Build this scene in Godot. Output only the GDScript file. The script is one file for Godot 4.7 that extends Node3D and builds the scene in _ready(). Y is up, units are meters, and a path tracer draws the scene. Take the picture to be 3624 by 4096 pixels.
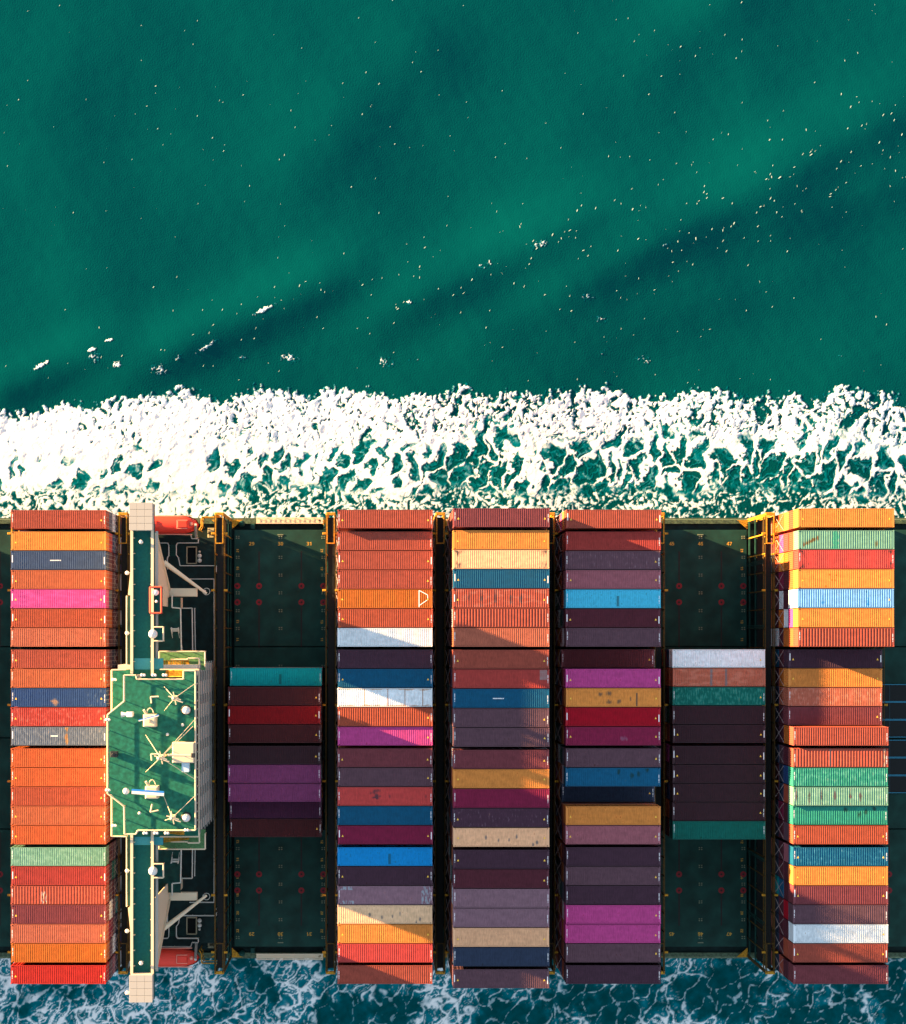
extends Node3D
# A container ship under way, seen from straight above at low sun.
# Axes: x runs along the ship (right in the picture), z across it (down in the picture), y up; y = 0 is the top of the hatch covers.

const TIER := 2.8            # height of one container tier
const LONG := 12.192         # container length
const WIDE := 2.375          # container width over its rails
const SEA := -14.0           # water level
const DECK := -1.7           # main deck
const SIDE_Z0 := -16.6       # ship's two sides
const SIDE_Z1 := 44.6

var ship: Node3D
var used := {}
var mats := {}
var rng := RandomNumberGenerator.new()
var swell := FastNoiseLite.new()
var chop := FastNoiseLite.new()


# ---------------------------------------------------------------- mesh helper
class Mesher:
	var v := PackedVector3Array()
	var n := PackedVector3Array()
	var uv := PackedVector2Array()
	var ix := PackedInt32Array()

	# corners counter-clockwise seen from outside
	func quad(a: Vector3, b: Vector3, c: Vector3, d: Vector3) -> void:
		var m := (b - a).cross(c - a)
		if m.length_squared() < 1e-14:
			m = (c - a).cross(d - a)
		m = m.normalized()
		var k := v.size()
		for p in [a, b, c, d]:
			v.append(p)
			n.append(m)
			uv.append(Vector2(p.x, p.z))
		ix.append_array(PackedInt32Array([k, k + 2, k + 1, k, k + 3, k + 2]))

	func tri(a: Vector3, b: Vector3, c: Vector3) -> void:
		var m := (b - a).cross(c - a).normalized()
		var k := v.size()
		for p in [a, b, c]:
			v.append(p)
			n.append(m)
			uv.append(Vector2(p.x, p.z))
		ix.append_array(PackedInt32Array([k, k + 2, k + 1]))

	func box(lo: Vector3, hi: Vector3) -> void:
		hexa([Vector3(lo.x, lo.y, hi.z), Vector3(hi.x, lo.y, hi.z), Vector3(hi.x, lo.y, lo.z), Vector3(lo.x, lo.y, lo.z)],
			[Vector3(lo.x, hi.y, hi.z), Vector3(hi.x, hi.y, hi.z), Vector3(hi.x, hi.y, lo.z), Vector3(lo.x, hi.y, lo.z)])

	# bottom and top rings, each counter-clockwise seen from above
	func hexa(lo: Array, hi: Array) -> void:
		var c := lo.size()
		for i in c:
			var j := (i + 1) % c
			quad(lo[i], lo[j], hi[j], hi[i])
		if c == 4:
			quad(hi[0], hi[1], hi[2], hi[3])
			quad(lo[3], lo[2], lo[1], lo[0])

	func bevel_box(lo: Vector3, hi: Vector3, b: float) -> void:
		var ring := func(y: float, e: float) -> Array:
			return [Vector3(lo.x + e, y, hi.z - e), Vector3(hi.x - e, y, hi.z - e), Vector3(hi.x - e, y, lo.z + e), Vector3(lo.x + e, y, lo.z + e)]
		var r0: Array = ring.call(lo.y, 0.0)
		var r1: Array = ring.call(hi.y - b, 0.0)
		var r2: Array = ring.call(hi.y, b)
		for i in 4:
			var j := (i + 1) % 4
			quad(r0[i], r0[j], r1[j], r1[i])
			quad(r1[i], r1[j], r2[j], r2[i])
		quad(r2[0], r2[1], r2[2], r2[3])
		quad(r0[3], r0[2], r0[1], r0[0])

	# beam of rectangular section from a to b
	func beam(a: Vector3, b: Vector3, w: float, h: float) -> void:
		var d := (b - a).normalized()
		var up := Vector3.UP if absf(d.y) < 0.95 else Vector3.RIGHT
		var s := d.cross(up).normalized() * w * 0.5
		var t := s.cross(d).normalized() * h * 0.5
		var p := [a - s - t, a + s - t, a + s + t, a - s + t]
		var q := [b - s - t, b + s - t, b + s + t, b - s + t]
		for i in 4:
			var j := (i + 1) % 4
			quad(p[i], p[j], q[j], q[i])
		quad(p[3], p[2], p[1], p[0])
		quad(q[0], q[1], q[2], q[3])

	# round bar from a to b, tapering from r0 to r1
	func rod(a: Vector3, b: Vector3, r0: float, r1: float, seg := 8) -> void:
		var d := (b - a).normalized()
		var up := Vector3.UP if absf(d.y) < 0.95 else Vector3.RIGHT
		var s := d.cross(up).normalized()
		var t := s.cross(d).normalized()
		var k := v.size()
		for i in seg + 1:
			var o := s * cos(TAU * i / seg) + t * sin(TAU * i / seg)
			v.append(a + o * r0)
			v.append(b + o * r1)
			n.append(o)
			n.append(o)
			uv.append(Vector2(a.x, a.z))
			uv.append(Vector2(b.x, b.z))
		for i in seg:
			var e := k + i * 2
			ix.append_array(PackedInt32Array([e, e + 2, e + 1, e + 1, e + 2, e + 3]))
		for i in seg:
			var o0 := s * cos(TAU * i / seg) + t * sin(TAU * i / seg)
			var o1 := s * cos(TAU * (i + 1) / seg) + t * sin(TAU * (i + 1) / seg)
			tri(b, b + o0 * r1, b + o1 * r1)
			tri(a, a + o1 * r0, a + o0 * r0)

	# solid of revolution about a vertical axis: prof holds (radius, height) from bottom to top
	func lathe(c: Vector3, prof: Array, seg := 20) -> void:
		var k := v.size()
		for j in prof.size():
			var p: Vector2 = prof[j]
			var q: Vector2 = prof[mini(j + 1, prof.size() - 1)] - prof[maxi(j - 1, 0)]
			for i in seg + 1:
				var a := TAU * i / seg
				v.append(c + Vector3(cos(a) * p.x, p.y, sin(a) * p.x))
				n.append(Vector3(cos(a) * q.y, -q.x, sin(a) * q.y).normalized())
				uv.append(Vector2(cos(a) * p.x, sin(a) * p.x))
		for j in prof.size() - 1:
			for i in seg:
				var e := k + j * (seg + 1) + i
				ix.append_array(PackedInt32Array([e, e + 1, e + seg + 1, e + 1, e + seg + 2, e + seg + 1]))

	# upright prism over a ground outline (points x, z in any turning sense)
	func prism(outline: PackedVector2Array, y0: float, y1: float) -> void:
		var o := outline.duplicate()
		if not Geometry2D.is_polygon_clockwise(o):
			o.reverse()
		# with z pointing down the picture this order is counter-clockwise seen from above
		var c := o.size()
		for i in c:
			var a := o[i]
			var b := o[(i + 1) % c]
			quad(Vector3(a.x, y0, a.y), Vector3(b.x, y0, b.y), Vector3(b.x, y1, b.y), Vector3(a.x, y1, a.y))
		var t := Geometry2D.triangulate_polygon(o)
		for i in range(0, t.size(), 3):
			var a := o[t[i]]
			var b := o[t[i + 1]]
			var d := o[t[i + 2]]
			var up := (Vector3(b.x - a.x, 0, b.y - a.y)).cross(Vector3(d.x - a.x, 0, d.y - a.y)).y > 0
			if not up:
				var w := b
				b = d
				d = w
			tri(Vector3(a.x, y1, a.y), Vector3(b.x, y1, b.y), Vector3(d.x, y1, d.y))
			tri(Vector3(a.x, y0, a.y), Vector3(d.x, y0, d.y), Vector3(b.x, y0, b.y))

	# corrugated sheet: runs along u for length, ridges parallel to w, proud along o
	func corrugate(at: Vector3, u: Vector3, w: Vector3, o: Vector3, length: float, width: float, count: int, depth: float) -> void:
		var p := length / count
		var prof := [[0.0, 0.0], [0.34, 0.0], [0.48, depth], [0.80, depth], [0.94, 0.0], [1.0, 0.0]]
		for i in count:
			for j in 5:
				var a: Vector3 = at + u * ((i + prof[j][0]) * p) + o * prof[j][1]
				var b: Vector3 = at + u * ((i + prof[j + 1][0]) * p) + o * prof[j + 1][1]
				quad(a, b, b + w * width, a + w * width)
			var c := at + u * ((i + 0.34) * p)
			for e in [Vector3.ZERO, w * width]:
				var q := [c + e, c + u * 0.14 * p + o * depth + e, c + u * 0.46 * p + o * depth + e, c + u * 0.6 * p + e]
				if e == Vector3.ZERO:
					quad(q[3], q[2], q[1], q[0])
				else:
					quad(q[0], q[1], q[2], q[3])

	func mesh() -> ArrayMesh:
		var a := []
		a.resize(Mesh.ARRAY_MAX)
		a[Mesh.ARRAY_VERTEX] = v
		a[Mesh.ARRAY_NORMAL] = n
		a[Mesh.ARRAY_TEX_UV] = uv
		a[Mesh.ARRAY_INDEX] = ix
		var m := ArrayMesh.new()
		m.add_surface_from_arrays(Mesh.PRIMITIVE_TRIANGLES, a)
		return m


# ---------------------------------------------------------------- scene helpers
func numbered(called: String) -> String:
	var k: int = used.get(called, 0)
	used[called] = k + 1
	return called if k == 0 else "%s_%03d" % [called, k]

func part(called: String, m, mat: Material, parent: Node3D, at := Vector3.ZERO) -> MeshInstance3D:
	var o := MeshInstance3D.new()
	o.name = called
	o.mesh = m.mesh() if m is Mesher else m
	o.material_override = mat
	o.position = at
	parent.add_child(o, true)
	return o

func thing(called: String, label: String, category: String, at := Vector3.ZERO, group := "") -> Node3D:
	var o := Node3D.new()
	o.name = numbered(called)
	add_child(o)
	o.position = at
	o.set_meta("label", label)
	o.set_meta("category", category)
	if group != "":
		o.set_meta("group", group)
	return o

func setting(called: String, m: Mesh, mat: Material) -> MeshInstance3D:
	var o := part(numbered(called), m, mat, self)
	o.set_meta("kind", "structure")
	return o

func paint(key: String, c: Color, rough := 0.55, metal := 0.0) -> StandardMaterial3D:
	if not mats.has(key):
		var m := StandardMaterial3D.new()
		m.albedo_color = c
		m.roughness = rough
		m.metallic = metal
		m.metallic_specular = 0.35
		mats[key] = m
	return mats[key]

# a paint with patchy grain, laid out in the thing's own axes
func worn(key: String, c: Color, grain: Texture2D, scale: float, rough := 0.7) -> StandardMaterial3D:
	if not mats.has(key):
		var m := StandardMaterial3D.new()
		m.albedo_color = c
		m.albedo_texture = grain
		m.uv1_triplanar = true
		m.uv1_world_triplanar = true
		m.uv1_scale = Vector3.ONE * scale
		m.roughness = rough
		m.metallic_specular = 0.3
		mats[key] = m
	return mats[key]

func grain_texture(seed_: int, freq: float, low: float, high: float, oct := 4) -> NoiseTexture2D:
	var f := FastNoiseLite.new()
	f.seed = seed_
	f.frequency = freq
	f.fractal_octaves = oct
	var t := NoiseTexture2D.new()
	t.width = 512
	t.height = 512
	t.seamless = true
	t.noise = f
	var r := Gradient.new()
	r.offsets = PackedFloat32Array([0.0, 1.0])
	r.colors = PackedColorArray([Color(low, low, low), Color(high, high, high)])
	t.color_ramp = r
	return t


# ---------------------------------------------------------------- the scene
func _ready() -> void:
	rng.seed = 20240611
	# camera: straight down from 251.6 m above the hatch covers, lens shifted towards the open water
	var cam := Camera3D.new()
	cam.name = "camera"
	cam.projection = Camera3D.PROJECTION_FRUSTUM
	cam.near = 1.0
	cam.far = 6000.0
	cam.size = 1024.0 / 1809.5
	cam.frustum_offset = Vector2(67.5, 126.0) / 1809.5
	cam.position = Vector3(0, 251.6, 0)
	cam.rotation_degrees = Vector3(-90, 0, 0)
	add_child(cam)
	cam.current = true
	# sky and exposure
	var sky_mat := ProceduralSkyMaterial.new()
	sky_mat.sky_top_color = Color(0.71, 0.78, 0.845)
	sky_mat.sky_horizon_color = Color(0.80, 0.80, 0.80)
	sky_mat.sky_curve = 0.12
	sky_mat.ground_bottom_color = Color(0.05, 0.20, 0.20)
	sky_mat.ground_horizon_color = Color(0.4, 0.5, 0.52)
	sky_mat.sun_angle_max = 12.0
	sky_mat.energy_multiplier = 1.0
	var sky := Sky.new()
	sky.sky_material = sky_mat
	var env := Environment.new()
	env.background_mode = Environment.BG_SKY
	env.sky = sky
	env.background_energy_multiplier = 0.18
	env.tonemap_mode = Environment.TONE_MAPPER_LINEAR
	env.tonemap_exposure = 8.6
	env.sdfgi_enabled = true
	env.ssao_enabled = true
	env.ssil_enabled = true
	var we := WorldEnvironment.new()
	we.name = "world_environment"
	we.environment = env
	add_child(we)
	# low sun from the upper left of the picture, 8 degrees above the horizon
	var sun := DirectionalLight3D.new()
	sun.name = "sun"
	sun.light_color = Color(1.0, 0.80, 0.55)
	sun.light_energy = 1.6
	sun.light_angular_distance = 0.5
	sun.shadow_enabled = true
	add_child(sun)
	var el := deg_to_rad(8.2)
	var az := deg_to_rad(20.8)
	sun.look_at_from_position(Vector3.ZERO, Vector3(cos(el) * cos(az), -sin(el), cos(el) * sin(az)), Vector3.UP)

	make_paints()
	build_water()
	build_ship()
	build_hatches()
	build_containers()
	build_lifeboats()
	build_foam()
	print("built")


# ---------------------------------------------------------------- containers
var colours := {
	"brick": Color8(150, 71, 58), "darkbrick": Color8(112, 54, 62), "maroon": Color8(81, 34, 46), "plum": Color8(92, 65, 76), "darkplum": Color8(66, 42, 57), "mauve": Color8(128, 97, 110), "rose": Color8(151, 89, 100), "terracotta": Color8(168, 94, 74), "rust": Color8(156, 73, 53), "salmon": Color8(168, 90, 62), "orange": Color8(206, 130, 62), "tangerine": Color8(178, 86, 50), "amber": Color8(176, 96, 38), "peach": Color8(220, 168, 130), "tan": Color8(214, 176, 140), "red": Color8(152, 56, 52), "scarlet": Color8(168, 40, 36), "coral": Color8(178, 64, 62), "crimson": Color8(158, 6, 32), "wine": Color8(121, 27, 62), "magenta": Color8(182, 66, 132), "slate": Color8(56, 76, 108), "navy": Color8(43, 55, 78), "blue": Color8(8, 80, 114), "deepblue": Color8(34, 62, 108), "azure": Color8(8, 126, 190), "skyblue": Color8(66, 174, 206), "paleblue": Color8(104, 158, 208), "grey": Color8(86, 98, 116), "white": Color8(212, 220, 226), "green": Color8(36, 124, 108), "palegreen": Color8(100, 146, 128), "teal": Color8(4, 95, 86), "cyan": Color8(5, 150, 155), "violet": Color8(124, 58, 102), "aubergine": Color8(66, 28, 56), "umber": Color8(54, 32, 40), "oxblood": Color8(68, 28, 32), "darkred": Color8(126, 14, 22),  # the dark purple is magenta paint with the low bay's shade put in
}
var colour_words := {
	"brick": "brick red", "darkbrick": "dark brick red", "maroon": "dark maroon", "plum": "dull plum brown", "darkplum": "dark plum", "mauve": "greyish mauve", "rose": "faded rose",
	"terracotta": "terracotta", "rust": "rust red", "salmon": "salmon orange", "orange": "bright orange", "tangerine": "tangerine", "amber": "amber orange", "peach": "pale peach", "tan": "cream tan",
	"red": "red", "scarlet": "scarlet", "coral": "coral red", "crimson": "crimson", "wine": "wine red", "magenta": "magenta", "slate": "slate blue", "navy": "dark navy", "blue": "blue",
	"deepblue": "deep blue", "azure": "azure blue", "skyblue": "sky blue", "paleblue": "pale blue", "grey": "blue grey", "white": "white", "green": "sea green", "palegreen": "pale green", "teal": "dark teal", "cyan": "cyan", "violet": "violet", "aubergine": "dark aubergine", "umber": "dark umber", "oxblood": "dark oxblood", "darkred": "dark red",
}
# one entry per row from the upper rail: colour, then roof ribs (n narrow, m medium, w wide), end labels (L plate, T lettering, -), warning marks (b both ends, r right end, -), optional stain
var bay_rows := {
	"bow_side": [],
	"full_a": ["brick nT r", "orange n- b", "slate nL - script", "salmon nT b", "magenta nL b faded", "rust nL b", "terracotta nT r", "brick nT b", "salmon nT r", "deepblue nT b rustspot", "red nT b chalk", "grey nL - rustbar",
		"tangerine nT r", "tangerine nT b", "rust nT r", "salmon nT b", "tangerine nT b", "palegreen nT - bleached", "red nL b", "brick wT - chalkdrip", "darkbrick nT b", "terracotta nT r", "amber nT r", "scarlet nT b"],
	"sparse_a": ["", "", "", "", "", "", "", "", "cyan nT - scuffs", "oxblood nT r", "darkred nL r", "oxblood nT r", "umber nT r", "violet nT -", "violet nT -", "aubergine nT -", "oxblood nT r"],  # reds and purples darkened to put this low bay's shade into the paint
	"full_b": ["brick nT b", "brick nT -", "brick nL b", "brick nT r", "amber n- b outline", "rust nT b", "white n- -", "darkplum nT -", "blue nT b", "white n- - rustedges", "rust mT r", "magenta nT r",
		"darkbrick nT b", "plum nT r", "coral nT - darkpatch", "blue nT -", "wine nL b", "azure n- - scuffs", "darkplum nT b", "mauve nT - scraped", "tan n- - soot", "orange n- b", "coral nT -", "brick nT -"],
	"full_c": ["darkbrick nT b", "orange n- b", "peach n- - corners", "blue nL b", "brick mL b bands", "brick wT -", "terracotta nT -", "brick nT b", "red nT - greycorner", "blue nT - script", "plum nT r", "plum nT r",
		"darkbrick nT r", "orange n- b", "wine nT -", "darkplum nT b scratches", "peach n- b soot", "darkplum nT b", "maroon nT r", "mauve nT -", "mauve nT -", "peach n- b", "navy nT -", "plum nL b"],
	"full_d": ["brick nL b", "red nT -", "plum nT r scratches", "rose nT b", "skyblue nT - scuffs", "maroon nL b", "plum nT -", "darkbrick nT r", "magenta nL b", "orange n- b spots", "crimson nL r", "wine nT b greymarks",
		"plum nT r", "blue nT - darkspots", "navy nT r", "orange n- b", "rose nT b", "darkplum nT -", "plum nT r", "darkplum nT -", "magenta nT r", "magenta nT r", "plum nT r", "darkplum nT -"],
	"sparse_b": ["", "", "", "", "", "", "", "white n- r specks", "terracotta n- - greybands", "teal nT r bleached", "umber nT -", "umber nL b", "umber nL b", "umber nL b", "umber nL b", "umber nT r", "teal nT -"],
	"full_e": ["orange n- b", "palegreen m- - rustscrawl", "coral nT - corners", "orange n- b rustdots", "paleblue m- r bluemarks", "orange n- b", "brick wT -", "darkplum nL b", "orange n- b", "terracotta nT - chalk", "darkbrick nT r", "brick mT -",
		"brick wT - greyends", "green mT - bleached", "palegreen mT - bands", "green mT - darkspots", "rust nT b", "blue mT b chalk", "orange n- b", "darkbrick nL b", "plum nT -", "white n- r", "brick nL b", "darkbrick nT -"],
}
var bay_x := {"full_a": -41.94, "sparse_a": -14.6, "full_b": -0.05, "full_c": 14.66, "full_d": 29.2, "sparse_b": 43.8, "full_e": 58.36}
var bay_words := {"full_a": "leftmost bay", "sparse_a": "short bay by the wheelhouse", "full_b": "second tall bay", "full_c": "third tall bay", "full_d": "fourth tall bay", "sparse_b": "short bay near the right", "full_e": "rightmost bay"}
const ORDINAL := ["first", "second", "third", "fourth", "fifth", "sixth", "seventh", "eighth", "ninth", "tenth", "eleventh", "twelfth", "thirteenth", "fourteenth", "fifteenth", "sixteenth", "seventeenth", "eighteenth", "nineteenth", "twentieth", "twenty-first", "twenty-second", "twenty-third", "twenty-fourth"]

# middle of each of the 24 rows; wider gaps where the hatch covers meet
func row_z(i: int) -> float:
	var z := -15.231 + i * 2.474
	for g in [1, 7, 12, 17, 23]:
		if i >= g:
			z += 0.302
	return z

func stack_height(bay: String, i: int) -> int:
	match bay:
		"full_c": return 8
		"full_d": return 5 if i == 7 or i == 14 else 7
		"sparse_a": return 4 if i == 8 or i >= 15 else 5
		"sparse_b": return 5
		"full_e": return 8 if i < 7 else (6 if i < 11 else 7)
	return 7

# stacks of high and standard boxes do not end level
func stack_offset(bay: String, i: int) -> float:
	match bay:
		"full_b": return 0.6 if i == 0 else (0.2 if i == 10 else 0.0)
		"full_c": return 0.3 if i == 0 else 0.0
		"full_d": return 0.6 if i == 0 else 0.0
		"full_e": return 0.30 if i == 11 else (-0.28 if i == 15 else 0.0)
	return 0.0

var box_mesh := {}

func make_box_meshes() -> void:
	var hx := LONG * 0.5
	var hz := WIDE * 0.5
	var top := TIER - 0.02
	# frame: corner posts, rails, headers and castings
	var f := Mesher.new()
	for sx in [-1.0, 1.0]:
		for sz in [-1.0, 1.0]:
			var cx: float = sx * (hx - 0.09)
			var cz: float = sz * (hz - 0.08)
			f.box(Vector3(cx - 0.065, 0.12, cz - 0.065), Vector3(cx + 0.065, top - 0.12, cz + 0.065))
			for y in [0.0, top - 0.12]:
				f.bevel_box(Vector3(cx - 0.09, y, cz - 0.08), Vector3(cx + 0.09, y + 0.12, cz + 0.08), 0.015)
		f.box(Vector3(minf(sx * (hx - 0.30), sx * (hx - 0.02)), top - 0.13, -hz + 0.16), Vector3(maxf(sx * (hx - 0.30), sx * (hx - 0.02)), top - 0.035, hz - 0.16))
		f.box(Vector3(minf(sx * (hx - 0.15), sx * (hx - 0.02)), 0.01, -hz + 0.16), Vector3(maxf(sx * (hx - 0.15), sx * (hx - 0.02)), 0.16, hz - 0.16))
	for sz in [-1.0, 1.0]:
		f.box(Vector3(-hx + 0.18, top - 0.10, sz * (hz - 0.04) - 0.03), Vector3(hx - 0.18, top - 0.03, sz * (hz - 0.04) + 0.03))
		f.box(Vector3(-hx + 0.18, 0.01, sz * (hz - 0.05) - 0.04), Vector3(hx - 0.18, 0.15, sz * (hz - 0.05) + 0.04))
	box_mesh["frame"] = f.mesh()
	# roofs with three rib spacings
	for k in [["n", 48, 0.036], ["m", 40, 0.04], ["w", 31, 0.05]]:
		var r := Mesher.new()
		r.corrugate(Vector3(-hx + 0.30, top - 0.065, hz - 0.07), Vector3.RIGHT, Vector3.FORWARD, Vector3.UP, LONG - 0.60, WIDE - 0.14, k[1], k[2])
		box_mesh["roof_" + k[0]] = box_uv(r)
	# side walls
	for s in [-1.0, 1.0]:
		var w := Mesher.new()
		if s > 0:
			w.corrugate(Vector3(-hx + 0.16, 0.15, hz - 0.065), Vector3.RIGHT, Vector3.UP, Vector3.BACK, LONG - 0.32, top - 0.24, 30, 0.036)
		else:
			w.corrugate(Vector3(hx - 0.16, 0.15, -hz + 0.065), Vector3.LEFT, Vector3.UP, Vector3.FORWARD, LONG - 0.32, top - 0.24, 30, 0.036)
		box_mesh["wall_%d" % int(s)] = box_uv(w)
	# blank end with upright ribs
	var e := Mesher.new()
	e.corrugate(Vector3(-hx + 0.08, 0.16, -hz + 0.16), Vector3.BACK, Vector3.UP, Vector3.LEFT, WIDE - 0.32, top - 0.29, 8, 0.045)
	box_mesh["end"] = e.mesh()
	# one door leaf, and its pair of locking bars with keepers and handle
	var d := Mesher.new()
	d.box(Vector3(hx - 0.09, 0.165, 0.01), Vector3(hx - 0.045, top - 0.135, hz - 0.15))
	for y in [0.55, 1.15, 1.75, 2.25]:
		d.box(Vector3(hx - 0.045, y, 0.06), Vector3(hx - 0.03, y + 0.16, hz - 0.2))
	box_mesh["door"] = d.mesh()
	var b := Mesher.new()
	for z in [0.30, 0.82]:
		b.rod(Vector3(hx - 0.012, 0.12, z), Vector3(hx - 0.012, top - 0.08, z), 0.022, 0.022, 6)
		for y in [0.25, 0.95, 1.6, 2.45]:
			b.box(Vector3(hx - 0.03, y, z - 0.05), Vector3(hx + 0.004, y + 0.06, z + 0.05))
		b.box(Vector3(hx - 0.02, 1.05, z - 0.02), Vector3(hx + 0.006, 1.10, z + 0.34))
	box_mesh["bars"] = b.mesh()
	# end label plates, lettering and warning triangles on the roof
	var lp := Mesher.new()
	lp.box(Vector3(-0.055, 0.0, -0.46), Vector3(0.055, 0.006, 0.46))
	box_mesh["plate"] = lp.mesh()
	var lt := Mesher.new()
	var z := -0.5
	while z < 0.5:
		var step := 0.085
		lt.box(Vector3(-0.05, 0, z), Vector3(0.05, 0.006, z + 0.055))
		z += step if fmod(z + 0.5, 0.42) < 0.34 else step + 0.09
	box_mesh["letters"] = lt.mesh()
	var tr := Mesher.new()
	tr.prism(PackedVector2Array([Vector2(-0.13, 0.13), Vector2(0.13, 0.13), Vector2(0.0, -0.14)]), 0.0, 0.008)
	box_mesh["mark"] = tr.mesh()

# lay the roof texture once over the whole box
func box_uv(m: Mesher) -> ArrayMesh:
	for i in m.uv.size():
		m.uv[i] = Vector2(m.v[i].x / LONG + 0.5, m.v[i].z / WIDE + 0.5)
	return m.mesh()

var dirt_noise := FastNoiseLite.new()
var fine_noise := FastNoiseLite.new()

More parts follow.
